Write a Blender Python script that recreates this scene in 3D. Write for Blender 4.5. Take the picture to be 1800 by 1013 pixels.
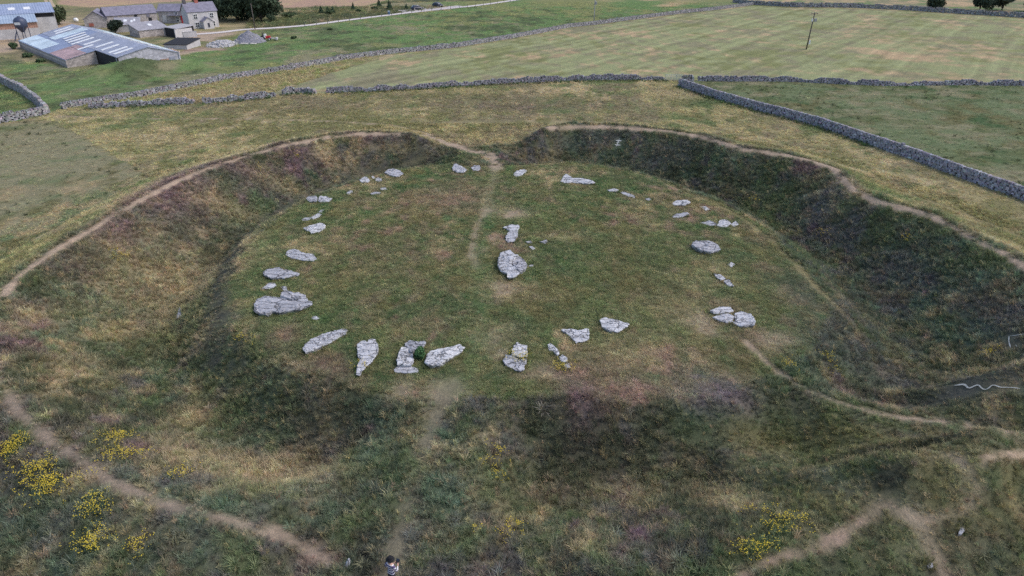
import bpy, bmesh, math, random
import numpy as np
from mathutils import Vector, Matrix

# ================================================================= camera, sky, sun, exposure
scene = bpy.context.scene
for o in list(bpy.data.objects):
    bpy.data.objects.remove(o)
COL = scene.collection
random.seed(4); RNG = np.random.default_rng(4)

cam = bpy.data.cameras.new('camera'); cam_o = bpy.data.objects.new('camera', cam); COL.objects.link(cam_o)
cam_o.location = (0, 0, 25.0); cam_o.rotation_euler = (math.radians(90 - 28.0), 0, 0)
cam.sensor_width = 36.0; cam.lens = 24.0; cam.clip_start = 0.5; cam.clip_end = 8000
scene.camera = cam_o

SUN_EL, SUN_AZ = 48.0, 92.0            # azimuth clockwise from +Y: the light comes from the right
world = bpy.data.worlds.new('World'); scene.world = world; world.use_nodes = True
wn = world.node_tree.nodes; wl_ = world.node_tree.links
sky = wn.new('ShaderNodeTexSky'); sky.sky_type = 'NISHITA'; sky.sun_disc = False
sky.sun_elevation = math.radians(SUN_EL); sky.sun_rotation = math.radians(SUN_AZ)
sky.air_density = 1.0; sky.dust_density = 2.5; sky.ozone_density = 1.0
wl_.new(sky.outputs[0], wn['Background'].inputs[0]); wn['Background'].inputs[1].default_value = 0.15
sun = bpy.data.lights.new('sun', 'SUN'); sun_o = bpy.data.objects.new('sun', sun); COL.objects.link(sun_o)
sun.energy = 0.85; sun.angle = math.radians(22); sun.color = (1.0, 0.95, 0.9)
sun_o.rotation_euler = (math.radians(90 - SUN_EL), 0, math.radians(180 - SUN_AZ))
sun_o.location = (60, 40, 80)
vs = scene.view_settings
vs.view_transform = 'Standard'; vs.look = 'None'; vs.gamma = 1.0; vs.use_curve_mapping = False; vs.exposure = 0.50

scene.cycles.use_denoising = False
# ---------------------------------------------------------------- noise helpers
def _hash(ix, iy, seed):
    n = (ix.astype(np.int64) * 374761393 + iy.astype(np.int64) * 668265263 + seed * 1442695041) & 0xffffffff
    n = ((n ^ (n >> 13)) * 1274126177) & 0xffffffff
    return ((n ^ (n >> 16)) & 0xffff) / 65535.0

def vnoise(x, y, seed=0):
    ix = np.floor(x); iy = np.floor(y)
    fx = x - ix; fy = y - iy
    fx = fx * fx * (3 - 2 * fx); fy = fy * fy * (3 - 2 * fy)
    a = _hash(ix, iy, seed); b = _hash(ix + 1, iy, seed)
    c = _hash(ix, iy + 1, seed); d = _hash(ix + 1, iy + 1, seed)
    return (a * (1 - fx) + b * fx) * (1 - fy) + (c * (1 - fx) + d * fx) * fy

def fbm(x, y, scale, octaves=4, seed=0):
    x = np.asarray(x, float) / scale; y = np.asarray(y, float) / scale
    s = 0.0; amp = 1.0; tot = 0.0
    for o in range(octaves):
        s = s + amp * vnoise(x * 0.8 - y * 0.6 + 17.3 * o, x * 0.6 + y * 0.8 - 9.1 * o, seed + o * 31)
        tot += amp; amp *= 0.55; x = x * 2.03; y = y * 2.03
    return s / tot

def sstep(a, b, x):
    t = np.clip((x - a) / (b - a), 0, 1)
    return t * t * (3 - 2 * t)

def seg_dist(x, y, pts):
    """distance to a polyline"""
    best = np.full(np.shape(x), 1e9)
    for (x0, y0), (x1, y1) in zip(pts[:-1], pts[1:]):
        dx, dy = x1 - x0, y1 - y0
        L = dx * dx + dy * dy + 1e-9
        t = np.clip(((x - x0) * dx + (y - y0) * dy) / L, 0, 1)
        best = np.minimum(best, np.hypot(x - x0 - t * dx, y - y0 - t * dy))
    return best

# ---------------------------------------------------------------- the henge earthwork, in metres
CX, CY = 0.5, 52.0
CREST = [(-11.0, 84.3), (-18.6, 84.8), (-27.1, 79.8), (-31.5, 73.4), (-34.5, 65.9), (-36.0, 57.5), (-36.8, 50.1),
         (-36.8, 45.1), (-35.5, 41.6), (-32.2, 35.8), (-28.5, 31.1), (-25.0, 28.2), (-21.7, 26.0), (-18.7, 24.0),
         (-15.4, 22.6), (-12.5, 21.8), (-9, 20.6), (-3, 19.6), (4, 19.2), (10.2, 20.6), (16.1, 23.1), (21.0, 25.0),
         (30, 30), (37, 36), (39.3, 42), (39.3, 47.0), (39.2, 49.6), (38.5, 53.0), (38.0, 57.5), (36.0, 59.6),
         (33.8, 64.2), (34.7, 70.4), (30.8, 76.6), (26.7, 78.4), (23.3, 83.8), (14.7, 87.8), (8.2, 88.7), (2.2, 85.9), (-4, 85)]
PLATEAU = [(-2.0, 76.9), (6.1, 78.6), (13.1, 75.9), (18.2, 69.2), (22.5, 61.2), (23.5, 50.7), (23.5, 44.9), (22.0, 40.6),
           (16.2, 36.6), (12.9, 33.4), (9.6, 33.2), (3.5, 33.4), (-1.4, 33.6), (-6.9, 33.6), (-9.1, 34.1), (-12.3, 35.9),
           (-16.3, 39.3), (-20.3, 42.3), (-22.3, 49.6), (-22.8, 56.5), (-20.9, 65.0), (-15.8, 73.0), (-10.0, 77.5)]

def _polar(pts):
    p = np.array(pts, float); dx = p[:, 0] - CX; dy = p[:, 1] - CY
    az = np.degrees(np.arctan2(dx, dy)) % 360; r = np.hypot(dx, dy)
    o = np.argsort(az)
    return az[o], r[o]
_CA, _CR = _polar(CREST)
_PA, _PR = _polar(PLATEAU)

def ring_coords(x, y):
    dx = np.asarray(x, float) - CX; dy = np.asarray(y, float) - CY
    r = np.hypot(dx, dy); az = np.degrees(np.arctan2(dx, dy)) % 360
    rin = np.interp(az, _PA, _PR, period=360); rc = np.interp(az, _CA, _CR, period=360)
    return r, az, rin, rc

def _gap(az, c, half, soft):
    d = np.abs((az - c + 180) % 360 - 180)
    return sstep(half, half + soft, d)

TRENCH = [(16.6, 36.0), (19.5, 33.2), (24.0, 30.9), (28.4, 29.6), (42.0, 26.5)]
RIDGES = [([(12.28, 29.15), (14.36, 27.57), (15.49, 25.89), (17.54, 24.17)], .75, 1.1),
          ([(12.5, 29.39), (15.71, 29.63), (20.04, 28.83), (22.5, 27.7), (23.33, 26.3), (22.98, 25.11), (21.34, 23.63)], .5, 1.0),
          ([(23.62, 35.51), (26.32, 35.2), (28.98, 34.9), (32.54, 34.42)], .9, .8)]

def height(x, y):
    x = np.asarray(x, float); y = np.asarray(y, float)
    r, az, rin, rc = ring_coords(x, y)
    B = 2.0 * _gap(az, 352, 6, 9) * (0.15 + 0.85 * _gap(az, 189, 7, 10)) * (1 - 0.35 * sstep(140, 165, az) * (1 - sstep(175, 185, az)))
    D = 2.5 * _gap(az, 352, 5, 9) * (0.12 + 0.88 * _gap(az, 192.5, 6, 10))
    B = B * (0.88 + 0.3 * fbm(np.cos(np.radians(az)) * 30, np.sin(np.radians(az)) * 30, 9.0, 2, 7))
    t = (r - rin) / np.maximum(rc - rin, 1.0)
    tf = 0.36
    z = np.where(t < 0, 0.35 * (1 - np.clip(r / rin, 0, 1) ** 2),
        np.where(t < tf, -D * sstep(0, tf, t),
        np.where(t < 1, -D + (B + D) * sstep(tf, 1.06, t) / sstep(tf, 1.06, np.array(1.0)),
                 B * (1 - sstep(-1.0, 8.5, r - rc)) / (1 - sstep(-1.0, 8.5, np.array(0.0))))))
    d = seg_dist(x, y, TRENCH)                                   # gap dug through the bank
    w = 1 - sstep(0.5, 4.0, d)
    z = z * (1 - w) + (-0.65) * w
    z = z + 1.5 * np.exp(-(((x - 20.8) / 5.0) ** 2 + ((y - 24.3) / 3.2) ** 2)) - 3.0 * np.exp(-(((x - 19.7) / 2.3) ** 2 + ((y - 26.9) / 1.1) ** 2))
    for pts, a, w in RIDGES:
        z = z + a * np.exp(-(seg_dist(x, y, pts) / w) ** 2)
    near = 1 - sstep(60, 130, np.hypot(x, y - 52))
    z = z + near * (0.22 * (fbm(x, y, 5.0, 3, 3) - 0.5) + 0.10 * (fbm(x, y, 1.3, 2, 5) - 0.5) * sstep(-0.1, 0.2, t))
    z = z + (1 - near) * 0.5 * (fbm(x, y, 40.0, 2, 11) - 0.5)
    z = z + 1.9 * np.exp(-(seg_dist(x, y, [(-76, 132), (-73.5, 133)]) / 5.0) ** 2) + 1.5 * np.exp(-(seg_dist(x, y, [(-70.5, 135.5), (-65, 141)]) / 3.4) ** 2)   # rise of the pasture before the barn
    far = np.hypot(x, y)
    z = z - 3.5 * sstep(330, 900, far)
    return z
STONES = [('rounded pale boulder at the far end of the circle, left of the path', 0.33, [(-6.86, 76.08), (-6.73, 77.14), (-6.4, 77.19), (-5.85, 76.45), (-5.24, 75.2), (-5.48, 74.49), (-6.21, 74.49), (-6.75, 75.2)]),
    ('small pale stone just right of the rounded boulder at the far end', 0.22, [(-4.7, 76.36), (-4.4, 77.1), (-3.83, 77.2), (-3.58, 76.52), (-3.84, 75.53), (-4.49, 75.43)]),
    ('wide broken pale stone at the far left of the circle, beside the ditch', 0.26, [(-14.41, 74.47), (-14.21, 75.59), (-13.69, 75.9), (-12.75, 75.08), (-12.32, 73.97), (-12.7, 73.09), (-13.2, 73.23), (-13.73, 73.58)]),
    ('low pointed stone, leftmost of the three on the far left arc', 0.22, [(-16.87, 72.29), (-16.46, 73.2), (-16.08, 72.86), (-15.66, 71.91), (-15.78, 71.3), (-16.53, 71.53)]),
    ('tiny upright pale stone between two far left stones', 0.15, [(-15.74, 73.44), (-15.59, 73.64), (-15.31, 73.15), (-15.32, 72.57), (-15.54, 72.76)]),
    ('little rounded stone touching the tiny upright one on the far left arc', 0.15, [(-15.22, 72.56), (-14.9, 72.94), (-14.47, 72.65), (-14.32, 72.08), (-14.53, 71.66), (-14.96, 71.89)]),
    ('small lone stone low in the grass inside the far left arc', 0.13, [(-17.41, 67.88), (-17.33, 68.7), (-16.91, 68.7), (-16.77, 68.14), (-17.09, 67.54)]),
    ('thin flat stone flush in the grass, nearer of the two on the left inner arc', 0.11, [(-14.81, 67.74), (-14.37, 68.17), (-13.78, 68.04), (-13.8, 67.49), (-14.67, 67.36)]),
    ('thin flat stone flush in the grass, farther of the two on the left inner arc', 0.11, [(-14.07, 69.31), (-13.54, 69.49), (-13.22, 68.87), (-13.81, 68.6)]),
    ('left half of the cracked pale pair on the upper left arc', 0.22, [(-21.1, 66.18), (-21.03, 67.01), (-20.3, 66.88), (-19.95, 66.18), (-19.85, 65.32), (-20.56, 65.28)]),
    ('right half of the cracked pale pair on the upper left arc', 0.22, [(-19.68, 65.45), (-19.83, 66.76), (-19.27, 66.76), (-18.67, 66.1), (-18.47, 66.18), (-18.6, 65.28), (-19.38, 65.12)]),
    ('small flat stone at the lower end of a broken row, upper left arc', 0.13, [(-20.08, 60.65), (-19.88, 61.05), (-19.25, 61.01), (-19.29, 60.51), (-19.87, 60.26)]),
    ('long narrow stone in the middle of a broken row, upper left arc', 0.15, [(-19.28, 61.11), (-18.86, 62.17), (-18.49, 61.91), (-18.47, 61.18), (-18.98, 60.61)]),
    ('small pointed stone at the upper end of a broken row, upper left arc', 0.13, [(-19.0, 62.61), (-18.8, 63.03), (-18.56, 63.03), (-18.58, 62.39), (-18.8, 62.2)]),
    ('smooth wedge-shaped stone on the left arc, below the broken row', 0.26, [(-19.13, 57.96), (-18.76, 58.66), (-18.01, 59.38), (-17.56, 59.18), (-17.28, 58.33), (-17.59, 57.17), (-18.21, 57.04)]),
    ('long flat slab tilted to the right on the left arc', 0.22, [(-19.2, 52.56), (-19.16, 53.19), (-18.75, 53.48), (-17.68, 52.67), (-16.73, 52.28), (-16.42, 51.64), (-16.56, 51.23), (-17.58, 51.42), (-18.7, 52.0)]),
    ('wide cracked slab with a pointed right end on the left arc', 0.26, [(-19.99, 49.06), (-19.88, 49.49), (-19.23, 49.83), (-18.88, 49.91), (-18.43, 49.47), (-17.8, 49.29), (-17.11, 48.86), (-17.05, 48.53), (-17.54, 48.35), (-18.0, 48.01), (-19.03, 48.06), (-19.64, 48.5)]),
    ('small half-buried stone in dry grass above the biggest left slab', 0.15, [(-19.31, 46.52), (-19.19, 47.08), (-19.0, 47.47), (-18.66, 47.54), (-18.35, 47.04), (-18.6, 46.61)]),
    ('tiny stone right of the half-buried one on the left arc', 0.13, [(-17.98, 46.77), (-17.79, 46.88), (-17.48, 46.81), (-17.26, 46.21), (-17.42, 46.07)]),
    ('biggest slab on the left arc, broad and fissured with grass growing on it', 0.37, [(-18.6, 42.82), (-18.82, 43.7), (-18.91, 44.46), (-18.51, 44.87), (-17.78, 44.74), (-17.13, 44.52), (-16.21, 44.46), (-15.44, 44.56), (-14.89, 43.96), (-14.77, 43.58), (-15.46, 42.91), (-16.03, 42.74), (-16.74, 42.42), (-17.23, 42.7), (-17.57, 42.29), (-18.37, 42.5)]),
    ('rough block rising from the back edge of the biggest left slab', 0.47, [(-17.22, 44.62), (-17.27, 45.15), (-16.88, 45.35), (-16.38, 45.1), (-16.11, 45.28), (-15.63, 45.1), (-15.3, 44.48), (-15.58, 44.14), (-16.49, 44.35)]),
    ('small lone pale stone right of the biggest left slab', 0.11, [(-14.36, 41.95), (-14.26, 42.19), (-14.07, 42.25), (-13.73, 41.95), (-13.89, 41.73)]),
    ('long narrow slab pointing up to the right on the lower left arc', 0.26, [(-13.77, 38.03), (-13.71, 38.59), (-13.3, 39.21), (-12.76, 39.79), (-12.16, 40.14), (-11.72, 40.35), (-11.37, 40.22), (-11.43, 39.74), (-12.05, 38.84), (-12.73, 38.1), (-13.17, 37.69), (-13.46, 37.39)]),
    ('heart-topped slab tapering to a point at the front left', 0.29, [(-10.14, 37.5), (-10.24, 38.15), (-10.03, 38.53), (-9.75, 38.57), (-9.62, 38.39), (-9.56, 38.8), (-9.16, 38.75), (-8.88, 38.01), (-8.76, 37.3), (-8.95, 36.48), (-9.32, 35.79), (-9.47, 34.97), (-9.67, 35.1), (-9.77, 35.87), (-9.77, 36.51)]),
    ('lumpy stone at the back of the front group, behind the bush', 0.31, [(-7.14, 38.53), (-6.84, 38.86), (-6.51, 38.58), (-6.22, 38.49), (-5.88, 38.65), (-5.74, 38.23), (-6.12, 37.65), (-6.56, 37.24), (-6.82, 37.83), (-7.05, 37.99)]),
    ('tall block in the middle of the front group, left of the bush', 0.37, [(-7.39, 36.45), (-7.32, 37.22), (-7.22, 37.84), (-6.79, 37.77), (-6.48, 37.2), (-6.33, 36.45), (-6.38, 35.87), (-7.21, 35.87)]),
    ('low flat stone in front of the tall block, nearest of the front group', 0.15, [(-7.43, 35.58), (-7.24, 36.0), (-6.32, 35.92), (-5.97, 35.76), (-5.92, 35.34), (-6.51, 35.25), (-7.32, 35.34)]),
    ('long wedge slab right of the bush in the front group', 0.33, [(-5.45, 36.06), (-5.46, 37.07), (-5.3, 37.4), (-4.13, 37.95), (-3.54, 38.26), (-3.16, 38.0), (-3.35, 37.45), (-4.02, 36.54), (-4.57, 35.81), (-5.21, 35.71)]),
    ('small stone at the far end of the circle, right of the path', 0.22, [(0.16, 73.93), (0.49, 74.93), (1.31, 75.54), (1.66, 75.08), (1.12, 73.63), (0.48, 73.14)]),
    ('long stone with an upright left end on the far right arc', 0.26, [(5.37, 71.2), (5.71, 72.53), (6.06, 73.61), (6.41, 72.87), (6.67, 72.15), (7.84, 72.1), (8.56, 71.49), (9.0, 70.65), (8.3, 70.37), (6.49, 70.88), (5.71, 70.74)]),
    ('flat oval stone, left of the thin diagonal one on the far right arc', 0.13, [(10.06, 68.48), (10.88, 69.01), (11.31, 68.61), (11.05, 68.05), (10.24, 68.09)]),
    ('thin diagonal stone sunk in the grass on the far right arc', 0.13, [(11.27, 67.98), (11.79, 67.98), (12.24, 67.46), (12.7, 66.83), (12.49, 66.08), (11.91, 66.75)]),
    ('tiny stone right of the thin diagonal one on the far right arc', 0.13, [(13.58, 66.01), (14.06, 66.42), (14.21, 65.88), (13.9, 65.52)]),
    ('oval pale stone, upper of the two on the right arc', 0.22, [(16.19, 64.82), (16.77, 65.42), (17.81, 65.5), (17.97, 64.82), (17.22, 64.19), (16.26, 64.35)]),
    ('flat pale stone, lower of the two on the right arc', 0.18, [(15.52, 61.42), (16.06, 62.04), (17.06, 62.19), (17.11, 61.67), (16.43, 61.24), (15.81, 60.88), (15.47, 60.98)]),
    ('upper half of the broken stone standing behind the large central stone', 0.22, [(-0.82, 57.79), (-0.52, 58.19), (-0.13, 58.53), (0.62, 58.53), (0.66, 57.65), (0.52, 57.13), (-0.19, 56.97), (-0.49, 57.46)]),
    ('lower half of the broken stone standing behind the large central stone', 0.22, [(-0.22, 56.96), (0.54, 57.05), (0.51, 56.38), (0.44, 55.68), (0.2, 54.76), (-0.37, 54.6), (-0.58, 55.56), (-0.43, 56.38)]),
    ('tiny flat stone, upper left of the three chips behind the central stone', 0.11, [(1.21, 54.85), (1.69, 55.0), (1.79, 54.67), (1.37, 54.52)]),
    ('tiny flat stone, lowest of the three chips behind the central stone', 0.11, [(1.45, 53.8), (1.75, 53.83), (2.0, 53.33), (1.7, 53.1)]),
    ('tiny stone, right of the three chips behind the central stone', 0.13, [(2.41, 54.83), (2.76, 55.01), (3.04, 55.32), (3.15, 54.89), (2.86, 54.43)]),
    ('large squarish stone at the centre of the circle, cracked on top', 0.5, [(-1.08, 49.35), (-1.09, 50.35), (-0.95, 51.44), (-0.59, 51.66), (-0.18, 51.89), (0.12, 51.39), (0.26, 51.06), (0.49, 51.0), (-0.11, 49.35), (0.34, 48.79), (0.58, 48.14), (0.13, 47.54), (-0.41, 47.59), (-0.31, 48.19), (-0.68, 48.34), (-0.9, 48.54)]),
    ('rounded right lobe split off the large central stone', 0.45, [(0.52, 51.04), (0.76, 50.87), (1.05, 50.33), (1.2, 49.7), (1.14, 49.08), (0.81, 48.52), (0.56, 48.37), (0.4, 48.93), (0.07, 49.44), (0.02, 49.7)]),
    ('small pale chip pointing away right of the central stone', 0.11, [(1.32, 49.84), (1.51, 50.21), (1.79, 50.21), (1.62, 49.82)]),
    ('upper piece of the stone broken in two, front middle', 0.26, [(-0.04, 37.15), (0.04, 37.75), (0.16, 38.23), (0.32, 38.6), (0.58, 38.36), (0.99, 38.25), (0.95, 37.04), (0.51, 36.86), (0.05, 37.01)]),
    ('lower piece of the stone broken in two, front middle', 0.24, [(-0.51, 36.49), (-0.36, 37.11), (0.1, 36.92), (0.51, 36.6), (0.94, 36.71), (0.83, 36.13), (0.7, 35.52), (0.45, 35.44), (0.0, 35.71), (-0.3, 35.99)]),
    ('crumbling narrow stone, uppermost of the broken line at front', 0.18, [(2.36, 38.44), (2.58, 38.63), (2.81, 38.2), (3.04, 37.78), (3.11, 37.28), (2.93, 37.09), (2.7, 37.56), (2.45, 37.78)]),
    ('knobbly stone in the middle of the broken line at front', 0.18, [(3.06, 37.01), (3.3, 37.27), (3.59, 36.8), (3.5, 36.29), (3.15, 36.47)]),
    ('small grey stone at the near end of the broken line, among yellow flowers', 0.15, [(3.31, 36.15), (3.64, 36.31), (3.7, 35.83), (3.4, 35.71)]),
    ('triangular pale stone with a notched back edge, front right', 0.22, [(3.46, 40.06), (4.14, 40.21), (4.57, 40.06), (5.24, 40.21), (5.23, 39.41), (5.11, 38.89), (4.31, 38.59), (3.92, 39.37)]),
    ('smooth leaf-shaped slab pointing right, front right of the circle', 0.24, [(6.2, 41.25), (6.38, 41.51), (6.67, 41.67), (7.35, 41.4), (8.13, 40.91), (7.88, 40.42), (7.24, 39.8), (6.71, 39.86), (6.23, 40.42)]),
    ('back slab of the three overlapping stones on the lower right', 0.22, [(14.34, 42.81), (14.8, 43.18), (15.27, 43.43), (15.96, 43.43), (15.99, 42.86), (15.38, 42.58), (14.55, 42.45)]),
    ('front left slab of the three overlapping stones on the lower right', 0.2, [(14.29, 41.89), (14.82, 42.2), (15.45, 42.45), (15.81, 42.11), (15.55, 41.37), (15.17, 41.24), (14.73, 41.45)]),
    ('right slab of the three overlapping stones on the lower right', 0.29, [(16.06, 42.49), (16.56, 42.72), (17.08, 42.2), (17.11, 41.38), (16.84, 40.83), (15.95, 40.66), (15.52, 41.17), (15.85, 41.78)]),
    ('thin sliver of stone near the ditch edge on the right arc', 0.11, [(18.71, 64.17), (19.39, 64.17), (19.67, 63.34), (19.12, 63.12)]),
    ('flat pointed stone, left of the jagged three at the right edge', 0.15, [(17.76, 59.74), (18.77, 60.2), (19.18, 59.54), (19.12, 58.99), (18.48, 59.04)]),
    ('tallest jagged stone, middle of the three at the right edge', 0.2, [(19.16, 59.03), (19.78, 60.33), (20.22, 60.48), (20.47, 60.28), (20.62, 59.57), (19.93, 58.73), (19.45, 58.73)]),
    ('small stone at the right end of the jagged three at the right edge', 0.15, [(20.54, 59.51), (21.23, 60.22), (21.33, 59.56), (20.74, 59.07)]),
    ('dark-sided upstanding block on the right arc', 0.45, [(15.52, 53.82), (16.05, 54.59), (16.79, 54.68), (17.5, 54.64), (17.87, 54.03), (17.74, 53.06), (16.8, 52.48), (16.06, 52.81), (15.7, 53.14)]),
    ('little square stone below the dark-sided block on the right arc', 0.13, [(17.78, 50.64), (18.22, 51.07), (18.43, 50.72), (17.98, 50.14)]),
    ('narrow stone, upper of a sunken pair on the right arc', 0.15, [(16.19, 48.86), (16.71, 48.68), (16.88, 47.96), (16.44, 47.68), (16.19, 48.25)]),
    ('narrow stone, lower of a sunken pair on the right arc', 0.15, [(16.6, 47.64), (17.1, 47.88), (17.21, 46.74), (16.78, 46.84)]),
    ('pale stone half buried on the mound path, farther of two at lower right', 0.11, [(19.22, 20.97), (19.49, 21.32), (19.65, 21.38), (19.56, 21.12), (19.33, 20.94)]),
    ('pale stone half buried on the mound path, nearer of two at lower right', 0.09, [(17.41, 19.87), (17.6, 20.04), (17.73, 19.99), (17.65, 19.78), (17.45, 19.73)]),
    ('lone white stone lying in the left ditch', 0.13, [(-26.2, 45.98), (-26.52, 46.94), (-26.7, 47.74), (-26.26, 47.05), (-25.8, 46.04)])]
PATHS = {'left_bank': (0.49, 0.9, [(-11.79, 90.15), (-14.25, 84.56), (-18.48, 84.36), (-22.9, 82.1), (-26.93, 79.24), (-29.42, 76.52), (-31.38, 73.01), (-32.97, 69.24), (-34.25, 65.35), (-35.19, 61.31), (-35.79, 57.21), (-36.24, 53.39), (-36.58, 49.88), (-36.72, 47.15), (-36.45, 44.72), (-35.52, 41.94)]),
    'left_near': (0.54, 0.75, [(-30.82, 33.58), (-28.21, 30.85), (-26.44, 29.3), (-24.92, 28.04), (-23.41, 26.98), (-21.63, 25.89), (-20.02, 24.75), (-18.63, 23.9), (-16.93, 23.13), (-15.37, 22.53), (-13.91, 22.1), (-12.65, 21.97), (-11.71, 22.0), (-11.02, 22.06), (-9.46, 21.66), (-8.16, 20.97)]),
    'right_bank': (0.58, 1.0, [(2.32, 92.01), (4.75, 87.03), (8.13, 88.14), (11.78, 87.79), (14.64, 87.26), (19.46, 85.71), (23.21, 83.32), (24.96, 80.68), (26.56, 77.98), (28.91, 77.01), (31.09, 75.72), (33.37, 73.29), (34.55, 70.12), (33.89, 66.73), (33.57, 63.78), (34.6, 61.15), (35.78, 59.24), (37.03, 58.15), (37.71, 57.02), (38.02, 54.83), (38.18, 52.62), (38.83, 49.14), (38.89, 45.9)]),
    'right_outer': (0.58, 0.6, [(26.39, 79.74), (33.69, 84.1), (36.95, 78.2), (38.02, 70.57), (41.69, 67.68), (44.45, 62.23), (46.26, 56.55)]),
    'north_cause': (1.15, 0.95, [(-11.79, 90.15), (-9.31, 87.98), (-7.28, 85.6), (-5.0, 83.73), (-2.95, 82.32), (-2.18, 79.12), (-1.85, 76.65)]),
    'plat_n': (0.79, 0.42, [(-1.85, 76.65), (-2.12, 71.61), (-2.36, 66.95), (-2.35, 62.76)]),
    'plat_mid': (0.58, 0.6, [(-2.35, 62.76), (-2.83, 60.9), (-3.26, 58.3), (-3.41, 55.1), (-3.36, 52.1), (-2.88, 49.93)]),
    'plat_s': (1.3, 0.45, [(-2.88, 49.93), (-2.14, 45.14), (-1.94, 41.86), (-1.93, 39.12), (-2.56, 36.41), (-3.48, 34.05)]),
    'south_cause': (0.86, 0.62, [(-3.5, 34.33), (-4.05, 33.39), (-4.36, 31.54), (-4.7, 29.69), (-4.93, 27.92), (-5.0, 26.12), (-5.05, 24.39), (-5.16, 22.9), (-5.15, 21.48), (-5.02, 20.18)]),
    'trench_path': (0.4, 0.8, [(15.84, 39.23), (16.72, 37.55), (17.4, 36.18), (18.2, 34.87), (19.49, 33.67), (21.09, 32.6), (22.85, 32.03), (24.66, 31.66), (26.38, 31.2), (23.98, 26.27), (29.32, 30.19)]),
    'mound_w': (0.45, 0.95, [(9.4, 19.33), (10.75, 19.88), (12.36, 20.41), (13.77, 20.93), (14.97, 21.54), (15.88, 21.99), (16.69, 22.22)]),
    'mound_e': (0.65, 0.34, [(16.69, 22.22), (17.48, 21.73), (17.94, 20.98), (18.09, 20.14), (18.12, 19.15)]),
    'mound_rim': (0.36, 0.45, [(16.69, 22.22), (17.93, 21.61), (19.45, 21.75), (20.43, 22.25), (20.79, 22.71), (20.59, 23.21), (20.25, 23.83), (19.84, 24.26)]),
    'mound_far': (0.25, 0.8, [(21.38, 23.67), (22.42, 24.02), (24.7, 25.02)]),
    'ditch_right_edge': (0.43, 0.7, [(0.0, 77.7), (6.09, 78.67), (11.46, 83.07), (14.31, 75.05), (18.2, 69.17), (20.74, 65.01), (22.39, 60.93), (23.41, 55.86), (23.6, 50.87), (23.79, 46.61), (24.32, 43.57)]),
    'ditch_left': (1.44, 0.75, [(-11.3, 82.72), (-17.9, 79.37), (-21.19, 75.5), (-23.94, 71.03), (-25.64, 66.43), (-26.45, 61.9), (-25.65, 56.28), (-23.66, 49.52), (-22.14, 45.07), (-20.98, 41.79), (-20.04, 39.73), (-18.58, 37.77)]),
    'rough_left': (0.43, 0.7, [(-69.25, 100.82), (-63.59, 100.45), (-56.75, 100.12), (-49.73, 99.36), (-41.58, 99.72), (-33.11, 99.19), (-24.53, 97.87), (-16.02, 95.54), (-10.74, 90.91)]),
    'plat_edge_left': (0.4, 0.38, [(-23.77, 57.69), (-23.16, 61.5), (-21.82, 64.68), (-21.19, 75.5), (-17.86, 79.07), (-14.04, 81.52), (-10.44, 82.48)]),
    'plat_green': (1.22, 0.36, [(-1.97, 75.97), (-2.03, 67.86), (-2.3, 61.19), (-2.73, 55.7), (-2.6, 49.91)]),
    'ridge_a': (0.79, 0.38, [(13.21, 31.37), (14.76, 31.23), (15.92, 30.58), (14.93, 24.97), (15.42, 23.33), (16.28, 22.43)]),
    'ridge_b': (0.86, 0.36, [(13.41, 31.52), (17.03, 32.12), (19.24, 31.17), (21.03, 30.25), (21.36, 27.95), (19.72, 24.27)]),
    'lip': (0.72, 0.38, [(24.97, 38.71), (27.76, 39.29), (29.84, 37.81), (29.82, 34.21), (31.02, 32.81)])}
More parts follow.
